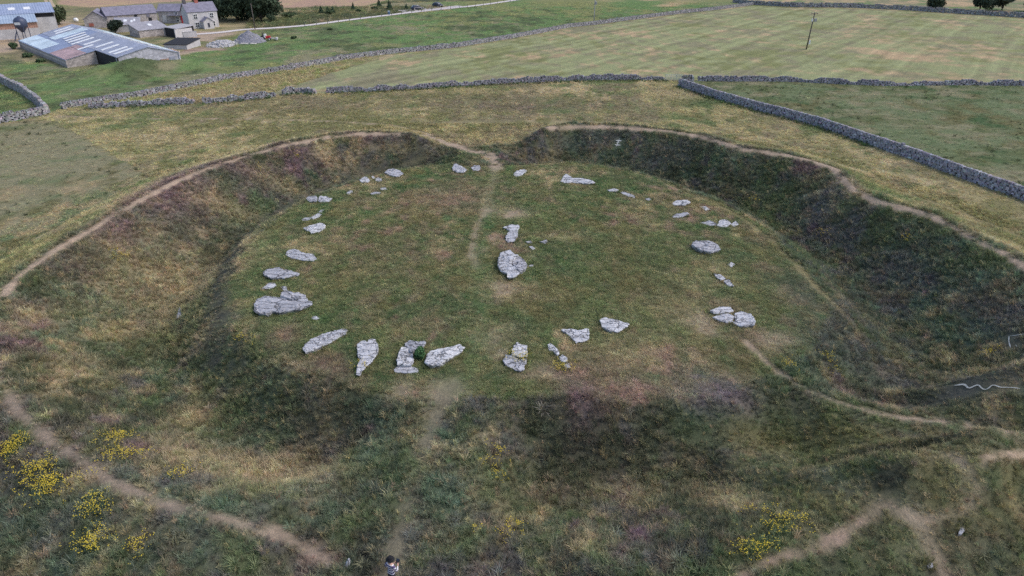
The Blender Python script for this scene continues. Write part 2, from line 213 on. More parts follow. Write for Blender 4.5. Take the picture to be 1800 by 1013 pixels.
PATCHES = [(-19.99, 33.99, 0.9, 1.48, 'tan', 0.9), (-21.02, 36.87, 0.42, 0.75, 'tan', 0.5), (-14.79, 28.63, 3.43, 1.77, 'tan', 0.7), (-12.24, 27.49, 2.38, 2.23, 'tan', 0.6), (-17.97, 28.55, 0.96, 2.02, 'tan', 0.4), (-3.96, 33.49, 0.97, 0.96, 'path', 0.7), (-6.71, 33.51, 0.62, 0.84, 'path', 0.6), (-12.28, 36.54, 1.05, 0.87, 'pink', 0.8), (-15.65, 39.91, 0.88, 1.42, 'pink', 0.6), (-10.78, 35.58, 0.72, 0.81, 'pink', 0.8), (4.08, 32.95, 1.02, 1.76, 'purple', 0.8), (6.6, 33.99, 1.74, 1.64, 'pink', 0.6), (5.84, 36.36, 2.19, 1.55, 'brown', 0.7), (8.33, 38.3, 2.29, 1.66, 'tan', 0.45), (12.43, 33.61, 2.02, 1.89, 'lavender', 0.8), (13.32, 41.64, 0.96, 1.26, 'path', 0.6), (13.55, 40.16, 0.55, 0.5, 'path', 0.6), (18.22, 39.4, 1.25, 0.78, 'path', 0.6), (11.71, 43.65, 2.53, 1.66, 'tan', 0.45), (13.77, 47.19, 1.81, 1.86, 'tan', 0.35), (-0.66, 46.33, 1.14, 1.0, 'path', 0.75), (3.58, 35.47, 1.44, 0.7, 'pink', 0.6), (2.15, 35.49, 1.08, 0.58, 'path', 0.4), (-1.17, 39.76, 1.01, 1.21, 'path', 0.35), (-0.37, 37.41, 0.74, 0.78, 'path', 0.4), (-5.84, 66.16, 3.22, 3.79, 'pink', 0.6), (-7.31, 69.62, 1.82, 2.25, 'brown', 0.4), (-10.81, 53.58, 2.47, 3.75, 'brown', 0.35), (-9.47, 48.13, 2.72, 2.96, 'green', 0.3), (0.28, 61.95, 1.1, 1.1, 'path', 0.6), (-0.38, 61.04, 0.43, 0.6, 'path', 0.7), (-2.23, 62.76, 0.78, 1.05, 'path', 0.6), (-1.67, 55.63, 0.51, 0.75, 'path', 0.6), (-2.44, 53.25, 0.49, 0.75, 'path', 0.4), (5.07, 55.77, 2.03, 0.77, 'tan', 0.6), (6.41, 53.9, 2.47, 1.21, 'green', 0.35), (4.08, 52.15, 2.4, 2.8, 'lush', 0.6), (11.17, 25.25, 0.83, 1.17, 'tan', 0.7), (10.9, 27.36, 1.02, 1.2, 'tan', 0.4), (6.52, 27.59, 1.82, 1.34, 'tan', 0.35), (1.85, 27.37, 1.85, 1.25, 'brown', 0.5), (14.5, 31.72, 2.19, 0.75, 'lush', 0.4), (11.02, 31.56, 2.42, 0.77, 'lush', 0.5), (13.93, 26.07, 1.16, 2.49, 'olive', 0.4), (-5.95, 26.98, 1.19, 1.8, 'lush', 0.5), (-8.72, 31.84, 2.17, 2.26, 'dark', 0.35), (-11.7, 32.84, 2.2, 1.24, 'dark', 0.25), (3.3, 30.84, 2.95, 1.09, 'dark', 0.35), (17.0, 23.24, 1.31, 0.5, 'dark', 0.95), (18.68, 28.69, 1.26, 2.88, 'olive', 0.3), (-15.55, 35.19, 3.23, 1.08, 'heath', 0.4), (-13.03, 34.11, 3.03, 1.77, 'heath', 0.5), (-20.42, 42.24, 0.58, 1.05, 'grey', 0.7), (-25.79, 53.92, 1.78, 1.05, 'grey', 0.5), (-34.05, 64.82, 3.07, 5.66, 'purple', 0.8), (-30.03, 72.36, 2.86, 1.82, 'purple', 0.8), (-34.74, 54.83, 1.77, 1.86, 'purple', 0.7), (-25.62, 79.16, 3.6, 0.84, 'purple', 0.7), (-18.43, 83.98, 4.22, 0.71, 'purple', 0.7), (-34.63, 48.43, 1.44, 1.45, 'purple', 0.45), (-28.14, 52.46, 5.63, 4.24, 'tan', 0.5), (-29.26, 49.7, 2.72, 3.97, 'tan', 0.45), (-29.33, 65.92, 3.03, 1.73, 'tan', 0.55), (-25.66, 73.3, 3.2, 1.1, 'tan', 0.5), (-20.54, 79.5, 3.13, 0.66, 'tan', 0.6), (-14.12, 82.93, 3.51, 0.3, 'tan', 0.5), (-32.66, 40.21, 1.02, 2.09, 'tan', 0.5), (-27.75, 35.76, 1.33, 1.56, 'tan', 0.45), (-30.09, 36.05, 0.69, 1.77, 'brown', 0.4), (-26.12, 70.22, 5.33, 1.47, 'bluegreen', 0.5), (-27.77, 64.2, 2.05, 1.46, 'bluegreen', 0.5), (-24.19, 40.19, 2.52, 1.68, 'bluegreen', 0.35), (-23.85, 42.69, 2.54, 2.32, 'olive', 0.4), (-27.77, 42.74, 2.36, 2.2, 'olive', 0.5), (19.69, 82.49, 6.82, 1.89, 'greypurple', 0.6), (10.94, 86.24, 5.62, 0.77, 'greypurple', 0.7), (27.47, 73.27, 3.34, 2.26, 'heath', 0.5), (31.65, 65.19, 1.9, 2.54, 'greypurple', 0.7), (33.48, 51.27, 2.28, 3.27, 'greypurple', 0.5), (34.73, 42.26, 1.3, 3.52, 'greypurple', 0.7), (22.55, 45.68, 1.88, 3.0, 'grey', 0.4), (21.79, 39.53, 2.04, 2.37, 'greypurple', 0.5), (27.94, 42.99, 2.71, 2.99, 'bluegreen', 0.35), (23.09, 38.36, 2.71, 1.28, 'bluegreen', 0.4), (27.77, 34.21, 2.11, 0.98, 'grey', 0.9), (29.75, 37.66, 0.78, 0.45, 'field', 0.5), (25.65, 38.29, 2.34, 0.78, 'grey', 0.6), (18.02, 31.15, 3.19, 0.46, 'olive', 0.5), (15.7, 24.57, 0.49, 0.42, 'green', 0.5), (15.89, 34.37, 1.44, 1.54, 'dark', 0.4), (26.34, 31.12, 2.64, 2.24, 'olive', 0.3), (17.66, 29.59, 2.03, 2.61, 'olive', 0.4), (14.8, 31.39, 2.12, 0.46, 'olive', 0.7), (16.58, 29.25, 1.21, 2.22, 'green', 0.6), (21.13, 27.97, 0.6, 2.06, 'olive', 0.6), (20.11, 22.87, 0.51, 0.84, 'field', 0.6), (19.42, 24.19, 1.14, 0.32, 'tan', 0.4), (14.37, 23.1, 1.24, 0.97, 'olive', 0.6), (19.54, 20.68, 1.52, 0.8, 'path', 0.1), (16.85, 20.09, 1.49, 0.56, 'path', 0.08), (21.57, 21.94, 1.5, 0.59, 'olive', 0.3), (-8.54, 20.97, 0.76, 0.55, 'pink', 0.8), (-14.68, 20.83, 2.76, 1.02, 'grey', 0.25), (-20.74, 21.77, 2.44, 1.38, 'bluegreen', 0.4), (-22.77, 24.35, 1.54, 1.0, 'grey', 0.35), (1.37, 48.9, 1.37, 1.14, 'lush', 0.5), (-1.39, 49.86, 0.65, 1.05, 'lush', 0.3), (-41.78, 110.17, 5.4, 1.81, 'tan', 0.3), (-1.85, 112.32, 11.09, 3.96, 'brown', 0.6), (0.0, 106.67, 7.06, 1.81, 'purple', 0.35), (26.71, 116.38, 4.77, 3.57, 'tan', 0.5), (-35.24, 106.44, 10.63, 3.77, 'brown', 0.4), (-49.5, 90.21, 7.64, 2.17, 'tan', 0.35), (30.91, 110.26, 3.58, 3.0, 'lush', 0.5), (16.71, 48.2, 1.82, 2.95, 'tan', 0.3), (18.31, 44.64, 1.31, 2.25, 'olive', 0.3), (-14.25, 56.0, 3.57, 5.25, 'olive', 0.3), (9.29, 50.03, 3.75, 5.25, 'olive', 0.35), (13.21, 58.64, 3.19, 4.5, 'green', 0.3), (-14.67, 45.44, 2.6, 4.5, 'olive', 0.4), (19.8, 27.1, 2.7, 1.5, 'bramble', 1.0), (20.6, 26.6, 2.0, 1.0, 'bramble', 0.9), (17.5, 27.6, 2.0, 1.0, 'bramble', 0.5)]
FLOWERS = [('dense yellow flower patch cut by the left picture edge', (-25.3, 26.42), 0.83, 0.64, 70),
    ('bright yellow flower patch, middle of the three left of the near path', (-22.98, 24.9), 0.76, 0.69, 60),
    ('wide bright yellow flower patch just left of the near path', (-21.41, 23.89), 1.04, 0.52, 75),
    ('upper yellow flower patch below the near left path', (-18.77, 22.47), 0.49, 0.53, 40),
    ('lower yellow flower patch below the near left path', (-18.12, 20.85), 0.57, 0.52, 45),
    ('sparse yellow flower patch right of the two below the path', (-15.97, 20.55), 0.5, 0.46, 16),
    ('yellow flower patch at the upper bend of the near left path', (-20.99, 28.09), 0.4, 0.75, 40),
    ('yellow flower patch just right of the near left path', (-19.42, 26.13), 0.49, 0.84, 45),
    ('thin yellow flower clump on dry grass, left foreground', (-16.26, 25.17), 0.4, 1.53, 22),
    ('small yellow flower clump high on the left bank slope', (-33.05, 52.19), 0.36, 0.62, 22),
    ('tiny yellow flower clump on the far left bank crest', (-25.4, 78.25), 0.92, 0.45, 14),
    ('tiny yellow flower clump on the purple left bank', (-28.33, 73.73), 0.39, 0.38, 8),
    ('faint yellow flower clump in the ditch below the left slabs', (-18.43, 39.46), 0.8, 0.33, 12),
    ('narrow yellow flower clump right of the straight path', (-0.77, 28.26), 0.37, 1.15, 26),
    ('scattered yellow flowers at the bottom, right of the straight path', (-0.13, 22.93), 1.35, 1.18, 20),
    ('upper yellow flower patch left of the mound path', (11.53, 22.6), 0.68, 1.38, 30),
    ('lower yellow flower patch left of the mound path', (10.38, 20.41), 0.71, 0.52, 30),
    ('yellow flower patch right of the two by the mound path', (12.38, 21.67), 0.6, 0.61, 18),
    ('yellow flower clump on the slope below the three overlapping stones', (20.99, 37.64), 0.43, 0.41, 16),
    ('small yellow flower clump at the top of the ditch path', (17.95, 36.82), 0.3, 0.35, 12),
    ('thin line of yellow flowers on the right bank slope', (32.08, 38.64), 0.27, 0.32, 14),
    ('small yellow flower clump high on the right bank', (29.91, 60.71), 0.53, 0.48, 10),
    ('tiny yellow flower clump on the far right bank', (27.14, 70.83), 0.57, 0.49, 9),
    ('tiny yellow flower clump on the right bank below the path', (34.39, 55.11), 0.25, 0.34, 8),
    ('yellow flowers growing in the crack of the broken front stone', (0.4, 36.62), 0.26, 0.19, 34),
    ('yellow flowers around the near end of the crumbling stone line', (3.23, 35.71), 0.32, 0.36, 26),
    ('yellow flowers at the left edge of the heart-topped slab', (-9.72, 36.01), 0.18, 0.46, 8)]
MARKS = {'wave': [[(27.61, 34.8), (27.84, 34.67), (28.08, 34.63), (28.12, 34.49), (28.07, 34.23), (28.27, 34.18), (28.48, 34.29), (28.69, 34.24), (28.62, 33.77), (28.72, 33.55), (29.03, 33.79), (29.22, 33.88), (29.3, 33.66), (29.22, 33.35), (29.41, 33.12), (29.57, 32.94), (29.82, 32.6)]], 'angle': [[(34.04, 39.75), (33.71, 39.22), (33.35, 38.45)], [(34.01, 39.71), (34.32, 39.42), (34.58, 39.26)], [(33.68, 38.56), (33.61, 38.28)]], 'cross': [[(13.72, 85.86), (13.47, 85.39), (13.24, 84.96)], [(13.22, 85.71), (13.99, 85.5)], [(13.25, 85.45), (13.71, 85.33)], [(13.04, 85.26), (13.79, 85.06)]]}
LINES = {'A': [(-115.95, 154.34), (-92.82, 126.87), (-82.39, 116.91), (-76.83, 111.02), (-69.69, 102.77)],
    'B': [(-74.86, 94.94), (-73.11, 97.11), (-71.29, 99.37), (-69.69, 102.77)],
    'C': [(-68.96, 105.64), (-65.92, 109.44), (-61.56, 113.48), (-58.27, 118.7), (-52.13, 128.42), (-44.15, 136.7), (-35.76, 148.7), (-25.33, 158.84), (-13.26, 166.9), (0.0, 181.5), (15.86, 202.23), (24.47, 208.44), (43.82, 224.91), (66.26, 244.02), (85.62, 260.5)],
    'D1': [(-64.96, 106.01), (-59.55, 107.51), (-50.57, 109.44)],
    'D2': [(-48.76, 109.44), (-42.49, 112.24), (-39.25, 114.32)],
    'D3': [(-38.13, 115.6), (-35.57, 117.35), (-33.23, 116.47)],
    'D4': [(-30.94, 116.91), (-24.28, 118.7), (-14.82, 121.0), (-9.99, 122.42), (0.0, 125.35), (10.35, 127.38), (20.78, 127.9), (27.63, 127.9)],
    'E': [(33.95, 127.38), (41.25, 126.87), (51.38, 126.36), (60.55, 123.87), (66.14, 122.9), (70.4, 123.38), (80.45, 123.38), (93.86, 122.42)],
    'E0': [(31.15, 126.87), (32.49, 126.87)],
    'F': [(29.46, 122.42), (33.36, 112.65), (37.92, 103.83), (42.69, 96.17), (46.27, 86.52), (48.28, 80.44), (50.61, 72.69), (51.86, 68.66), (53.49, 64.05)],
    'H': [(80.87, 268.52), (85.62, 260.5), (97.94, 252.92), (116.72, 251.09), (132.53, 244.02), (145.62, 234.09), (160.77, 219.15)],
    'gate': [(27.64, 126.87), (30.84, 126.87)],
    'lane': [(-83.82, 186.56), (-77.68, 189.72), (-72.9, 197.51), (-65.86, 199.84), (-58.06, 205.91), (-50.7, 216.38), (-42.33, 226.39), (-33.19, 237.32), (-26.51, 244.02), (-19.45, 251.09), (-10.14, 262.46), (6.61, 286.05), (24.09, 314.07)],
    'track': [(-132.93, 213.67), (-145.23, 232.51), (-159.77, 254.77), (-175.63, 279.23), (-194.21, 308.59)],
    'fence_left': [(-68.79, 100.04), (-59.48, 91.69), (-51.8, 84.49), (-44.79, 77.56), (-40.91, 73.86)]}
ZONES = {'left_field': [(-69.25, 100.37), (-59.48, 91.69), (-51.8, 84.49), (-44.35, 77.35), (-40.73, 73.46), (-40.9, 64.99), (-41.67, 57.5), (-42.36, 50.68), (-44.94, 44.88), (-82.14, 56.48), (-94.78, 97.75)],
    'left_strip': [(-86.78, 84.99), (-74.44, 94.33), (-69.06, 101.73), (-69.9, 103.12), (-115.44, 153.62), (-258.28, 279.23)],
    'right_field': [(29.37, 123.38), (33.58, 113.48), (38.15, 104.55), (42.93, 96.8), (46.51, 87.04), (48.51, 80.9), (50.84, 73.08), (53.49, 64.05), (61.41, 42.35), (170.96, 123.38), (94.53, 123.38), (66.61, 123.87), (51.56, 126.87), (32.09, 127.38)],
    'mown': [(-40.78, 115.6), (-35.98, 130.54), (-25.11, 157.32), (-13.14, 165.23), (0.0, 179.55), (15.68, 199.84), (43.28, 221.99), (84.42, 256.66), (96.6, 249.29), (115.14, 247.51), (130.78, 240.62), (143.77, 230.95), (158.85, 216.38), (227.53, 168.61), (170.96, 123.38), (94.2, 122.9), (66.37, 123.38), (51.56, 126.87), (20.85, 128.42), (0.0, 125.35), (-14.87, 121.47), (-30.94, 116.91)],
    'sliver': [(-69.39, 106.38), (-61.97, 114.32), (-52.52, 129.47), (-44.49, 137.88), (-36.06, 150.07), (-26.6, 158.84), (-35.71, 129.47), (-40.64, 115.17), (-50.57, 109.44)],
    'pasture': [(-69.9, 103.12), (-69.17, 106.01), (-61.77, 113.9), (-52.33, 128.94), (-35.91, 149.38), (-13.32, 167.75), (15.95, 203.44), (86.23, 262.46), (107.87, 331.67), (8.81, 286.05), (-10.07, 260.5), (-26.16, 240.62), (-42.06, 224.91), (-57.73, 204.67), (-70.95, 191.89), (-70.29, 158.84), (-80.22, 144.71), (-91.5, 142.16), (-110.05, 152.9), (-119.45, 155.82), (-92.82, 126.87), (-76.83, 111.02)],
    'verge': [(-73.3, 198.67), (-58.4, 207.17), (-42.59, 227.89), (-33.41, 238.96), (-19.72, 254.77), (6.71, 290.79), (-43.71, 283.74), (-51.28, 254.77), (-67.06, 254.77), (-76.76, 247.51), (-71.86, 224.91), (-78.2, 217.76)],
    'crop': [(-162.32, 262.46), (-143.95, 251.09), (-128.56, 268.52), (-111.92, 279.23), (-77.81, 251.09), (-66.6, 252.92), (-49.31, 254.77), (-45.55, 281.47), (-64.95, 407.03), (-247.42, 407.03)],
    'topgreen': [(-51.28, 254.77), (-43.23, 266.47), (-25.07, 270.6), (-10.6, 274.85), (6.77, 293.21), (11.87, 524.52), (-83.1, 524.52), (-45.55, 281.47)],
    'topright': [(81.46, 270.6), (100.01, 258.56), (135.24, 249.29), (163.74, 223.44), (221.72, 187.6), (593.58, 524.52), (154.33, 524.52)],
    'yard1': [(-112.97, 165.23), (-112.72, 158.84), (-121.59, 158.84), (-134.86, 177.63), (-118.96, 181.5), (-129.81, 203.44), (-136.88, 216.38), (-131.81, 216.38), (-123.99, 208.44), (-123.59, 203.44), (-122.49, 189.72), (-116.6, 177.63)],
    'yard2': [(-82.65, 185.53), (-84.24, 192.99), (-77.06, 194.1), (-72.45, 189.72), (-74.53, 181.5), (-72.03, 172.11), (-77.2, 175.76)],
    'yard3': [(-74.66, 155.82), (-72.9, 165.23), (-68.31, 165.23), (-64.48, 161.98), (-69.66, 158.84), (-72.46, 153.62)]}
# ================================================================= colours of the ground cover
def lin(c):
    c = np.array(c, float) / 255.0
    return np.where(c <= 0.04045, c / 12.92, ((c + 0.055) / 1.055) ** 2.4)
GAIN = np.array([1.12, 1.14, 1.12])
PAL = {k: lin(v) * GAIN for k, v in dict(
    green=(92, 100, 64), lush=(70, 92, 56), olive=(104, 100, 66), tan=(150, 134, 103), pink=(136, 110, 98), brown=(110, 101, 78),
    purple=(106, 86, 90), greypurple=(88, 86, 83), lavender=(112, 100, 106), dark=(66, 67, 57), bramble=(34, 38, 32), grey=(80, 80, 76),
    bluegreen=(82, 96, 76), path=(168, 146, 126), ochre=(134, 123, 88), field=(132, 126, 98), rfield=(106, 116, 82),
    mown=(142, 145, 102), pasture=(100, 123, 74), paslight=(124, 126, 80), crop=(176, 150, 116), plough=(170, 138, 118),
    yard=(168, 148, 126), heath=(72, 77, 57), scrub=(82, 92, 62)).items()}

def mosaic(x, y, kinds, biases, seed, scale, sharp=9.0):
    tot = 0.0; out = np.zeros(x.shape + (3,))
    for i, k in enumerate(kinds):
        n = 0.5 * fbm(x, y * 0.8, scale, 4, seed + i * 101) + 0.5 * fbm(x, y * 0.8, scale * 0.22, 3, seed + i * 77 + 5)
        w = np.exp(sharp * ((n - .5) * 3.0 + biases[i]))
        out += w[..., None] * PAL[k]; tot = tot + w
    return out / tot[..., None]

def in_poly(x, y, poly):
    c = np.zeros(x.shape, bool); n = len(poly); j = n - 1
    for i in range(n):
        xi, yi = poly[i]; xj, yj = poly[j]
        if yi != yj:
            c ^= ((yi > y) != (yj > y)) & (x < (xj - xi) * (y - yi) / (yj - yi) + xi)
        j = i
    return c

def ground_color(x, y):
    """albedo of the turf at world points, and how tall the growth stands there"""
    n = x.shape[0]
    col = np.zeros((n, 3)); hgt = np.zeros(n)
    r, az, rin, rc = ring_coords(x, y)
    t = (r - rin) / np.maximum(rc - rin, 1.0) + 0.10 * (fbm(x, y, 2.2, 3, 19) - 0.5)
    jx = x + 2.5 * (fbm(x, y, 3.0, 3, 41) - 0.5); jy = y + 2.5 * (fbm(x, y, 3.0, 3, 43) - 0.5)
    near = r < 62
    # rough grass outside the bank
    m = np.ones(n, bool)
    rough = mosaic(x, y, ['ochre', 'olive', 'brown', 'tan', 'green'], [.14, .10, .06, -.04, .0], 200, 9.0)
    col[:] = rough * 1.25; hgt[:] = 0.17
    for name, kinds, b, h, sc, sd in [
            ('left_field', ['field', 'olive', 'rfield', 'tan', 'green'], [.30, .04, .02, .02, -.1], .10, 8, 300),
            ('left_strip', ['pasture', 'scrub', 'paslight'], [.12, .05, .0], .12, 8, 320),
            ('right_field', ['rfield', 'green', 'field', 'olive', 'lush'], [.2, .04, .1, .0, -.06], .11, 8, 340),
            ('mown', ['mown', 'field', 'paslight', 'crop'], [.26, .06, .03, -.06], .06, 10, 360),
            ('sliver', ['ochre', 'tan', 'paslight'], [.08, .08, .08], .22, 6, 380),
            ('pasture', ['pasture', 'paslight', 'scrub', 'field'], [.14, .06, .06, -.05], .12, 12, 400),
            ('crop', ['crop', 'plough'], [.05, .05], .06, 14, 420), ('topgreen', ['pasture', 'paslight'], [.05, .05], .1, 12, 430),
            ('topright', ['crop', 'pasture', 'field'], [.05, .02, .05], .1, 14, 440),
            ('verge', ['scrub', 'olive', 'green', 'heath', 'tan'], [.08, .05, .03, .04, -.02], .35, 6, 450),
            ('yard1', ['yard', 'path', 'crop'], [.1, .05, 0], 0, 5, 460), ('yard2', ['yard', 'path'], [.1, .05], 0, 5, 470),
            ('yard3', ['yard', 'pink'], [.1, .05], 0, 5, 480)]:
        k = in_poly(jx, jy, ZONES[name])
        if k.any():
            col[k] = mosaic(x[k], y[k], kinds, b, sd, sc); hgt[k] = h
    far = (y > 255) | (np.abs(x) > 190) | (y < 8)
    k = far & ~in_poly(x, y, ZONES['crop']) & ~in_poly(x, y, ZONES['topright']) & ~in_poly(x, y, ZONES['topgreen'])
    if k.any():
        col[k] = mosaic(x[k], y[k], ['pasture', 'paslight', 'field', 'crop'], [.1, .05, .02, -.1], 500, 60.0)
        hgt[k] = .1
    # bank and ditch
    front = 1 - sstep(36, 46, y + .25 * np.abs(x) - 8)
    k = near & (t > -0.02) & ((t < 1.12) | (front > 0))
    if k.any():
        xa, ya, aza, ta = x[k], y[k], az[k], t[k]
        left = sstep(200, 230, aza) * (1 - sstep(320, 345, aza)); right = (sstep(10, 25, aza)) * (1 - sstep(125, 145, aza))
        hi = sstep(.5, .85, ta)
        c = mosaic(xa, ya, ['heath', 'dark', 'greypurple', 'bluegreen', 'tan', 'brown', 'scrub', 'purple'],
                   [.15, -.08 + .05 * right * hi - .1 * left, -.03 + .11 * right, .06 - .03 * left, -.12 + .14 * left - .08 * right,
                    -.04 + .04 * left - .06 * right, .19, -.22 + .30 * left * hi], 600, 5.5, 8.0)
        e = (sstep(-.02, .05, ta) * np.maximum(1 - sstep(.98, 1.12, ta), front[k]))[:, None]
        col[k] = c * e + col[k] * (1 - e)
        hgt[k] = hgt[k] * (1 - e[:, 0]) + e[:, 0] * (.27 - .09 * sstep(9, 13, xa) * (1 - sstep(31, 36, ya)))
    # plateau
    k = near & (t <= 0.03)
    if k.any():
        c = mosaic(x[k], y[k], ['green', 'olive', 'brown', 'pink', 'lush', 'scrub', 'tan'], [.22, .18, .0, -.13, .07, .07, -.10], 700, 5.0, 8.0)
        col[k] = c; hgt[k] = 0.13
    # the turf of the mound beside the south entrance is shorter, and coloured paler around the hollow
    k = (x > 6) & (x < 30) & (y > 14) & (y < 36)
    if k.any():
        wm = .75 * np.exp(-(((x[k] - 18.5) / 7.5) ** 2 + ((y[k] - 25.0) / 4.8) ** 2) ** 2) * (.4 + 1.1 * fbm(x[k], y[k], 1.5, 3, 61))
        wm = np.clip(wm, 0, 1)[:, None]
        col[k] = col[k] * (1 - wm) + wm * mosaic(x[k], y[k], ['olive', 'scrub', 'field', 'green', 'brown'], [.14, .08, .04, .08, .0], 720, 3.5)
    # patches
    for (px, py, rx, ry, kind, s) in PATCHES:
        rx = max(rx, .4) * 1.15; ry = max(ry, .4) * 1.15
        k = (np.abs(x - px) < rx * 2.6) & (np.abs(y - py) < ry * 2.6)
        if not k.any():
            continue
        q = ((x[k] - px) / rx) ** 2 + ((y[k] - py) / ry) ** 2
        q = q * (0.35 + 1.3 * fbm(x[k], y[k], max(min(rx, ry), .8), 4, int(abs(px * 37 + py * 11)) % 997))
        w = np.clip(s * np.exp(-q * 0.9) * (0.45 + 1.1 * fbm(x[k], y[k], .7, 3, 83)), 0, 1)
        col[k] = col[k] * (1 - w[:, None]) + PAL[kind] * w[:, None]
        if kind in ('path', 'grey'):
            hgt[k] = hgt[k] * (1 - .9 * w)
    # footpaths worn into the turf; also toned bands along ditch, edges and ridges
    for name, (wd, s, pts) in PATHS.items():
        a = np.array(pts)
        k = (x > a[:, 0].min() - 4) & (x < a[:, 0].max() + 4) & (y > a[:, 1].min() - 4) & (y < a[:, 1].max() + 4)
        if not k.any():
            continue
        d = seg_dist(x[k], y[k], pts) + 1.1 * wd * (fbm(x[k], y[k], 1.1, 4, 91) - 0.5)
        w = np.clip(s * 1.2 * (1 - sstep(0, wd * 1.15, d)) * np.clip(.15 + 2.2 * (fbm(x[k], y[k], .9, 4, 93) - .2), .1, 1.35), 0, 1)
        c = {'ditch_left': PAL['grey'] * .62 + PAL['heath'] * .3, 'plat_s': PAL['lush'] * 1.15 + PAL['olive'] * .1, 'left_near': PAL['path'] * .72 + PAL['grey'] * .28,
             'mound_w': PAL['pink'] * .4 + PAL['path'] * .65, 'ditch_right_edge': PAL['ochre'], 'right_outer': PAL['ochre'],
             'ridge_a': PAL['field'] * .95, 'plat_edge_left': PAL['ochre'], 'plat_green': PAL['lush'] * 1.1 + PAL['olive'] * .15, 'ridge_b': PAL['olive'], 'lip': PAL['field'] * .85, 'south_cause': PAL['path'] * .42 + PAL['grey'] * .2 + PAL['lush'] * .35}.get(name, PAL['path'])
        col[k] = col[k] * (1 - w[:, None]) + c * w[:, None]
        hgt[k] = hgt[k] * (1 - (.25 if name in ('plat_s', 'plat_green', 'plat_edge_left', 'ridge_a', 'ridge_b', 'lip', 'plat_n') else .7 if name in ('ditch_left', 'plat_mid', 'ditch_right_edge', 'right_outer') else .95) * np.clip(w * 1.5, 0, 1))
    g_ = col @ np.array([.3, .55, .15]); col = col * .92 + g_[:, None] * .08 * np.array([1.0, .98, 1.0])
    for pts in MARKS.values():
        for p in pts:
            d = seg_dist(x, y, p); hgt[d < .35] *= .2
    return col, hgt

# ================================================================= small toolkit
def link(o, parent=None):
    COL.objects.link(o)
    if parent is not None:
        o.parent = parent
    return o
def tag(o, label=None, cat=None, group=None, kind=None):
    for k, v in (('label', label), ('category', cat), ('group', group), ('kind', kind)):
        if v: o[k] = v
    return o
def empty(name, loc, rz=0.0):
    o = bpy.data.objects.new(name, None); o.location = loc; o.rotation_euler = (0, 0, rz); o.empty_display_size = .3
    return link(o)
def mesh_obj(name, verts, faces, mat, parent=None, smooth=False, col=None):
    me = bpy.data.meshes.new(name)
    me.from_pydata([tuple(map(float, v)) for v in verts], [], [tuple(map(int, f)) for f in faces])
    if col is not None:
        a = me.attributes.new('Col', 'FLOAT_COLOR', 'POINT')
        c = np.ones((len(verts), 4), np.float32); c[:, :3] = col; a.data.foreach_set('color', c.ravel())
    if mat: me.materials.append(mat)
    if smooth: me.polygons.foreach_set('use_smooth', np.ones(len(me.polygons), bool))
    me.update()
    return link(bpy.data.objects.new(name, me), parent)
def big_mesh(name, V, Q, mat, parent=None, col=None, smooth=False):
    """V (n,3), Q (m,4 or 3) as arrays"""
    me = bpy.data.meshes.new(name); V = np.asarray(V, np.float32); Q = np.asarray(Q, np.int32); k = Q.shape[1]
    me.vertices.add(len(V)); me.vertices.foreach_set('co', V.ravel())
    me.loops.add(Q.size); me.loops.foreach_set('vertex_index', Q.ravel())
    me.polygons.add(len(Q)); me.polygons.foreach_set('loop_start', np.arange(0, Q.size, k, dtype=np.int32))
    me.polygons.foreach_set('loop_total', np.full(len(Q), k, np.int32))
    me.polygons.foreach_set('use_smooth', np.full(len(Q), smooth, bool))
    me.update(calc_edges=True)
    if col is not None:
        a = me.attributes.new('Col', 'FLOAT_COLOR', 'POINT')
        c = np.ones((len(V), 4), np.float32); c[:, :3] = col; a.data.foreach_set('color', c.ravel())
    if mat: me.materials.append(mat)
    return link(bpy.data.objects.new(name, me), parent)

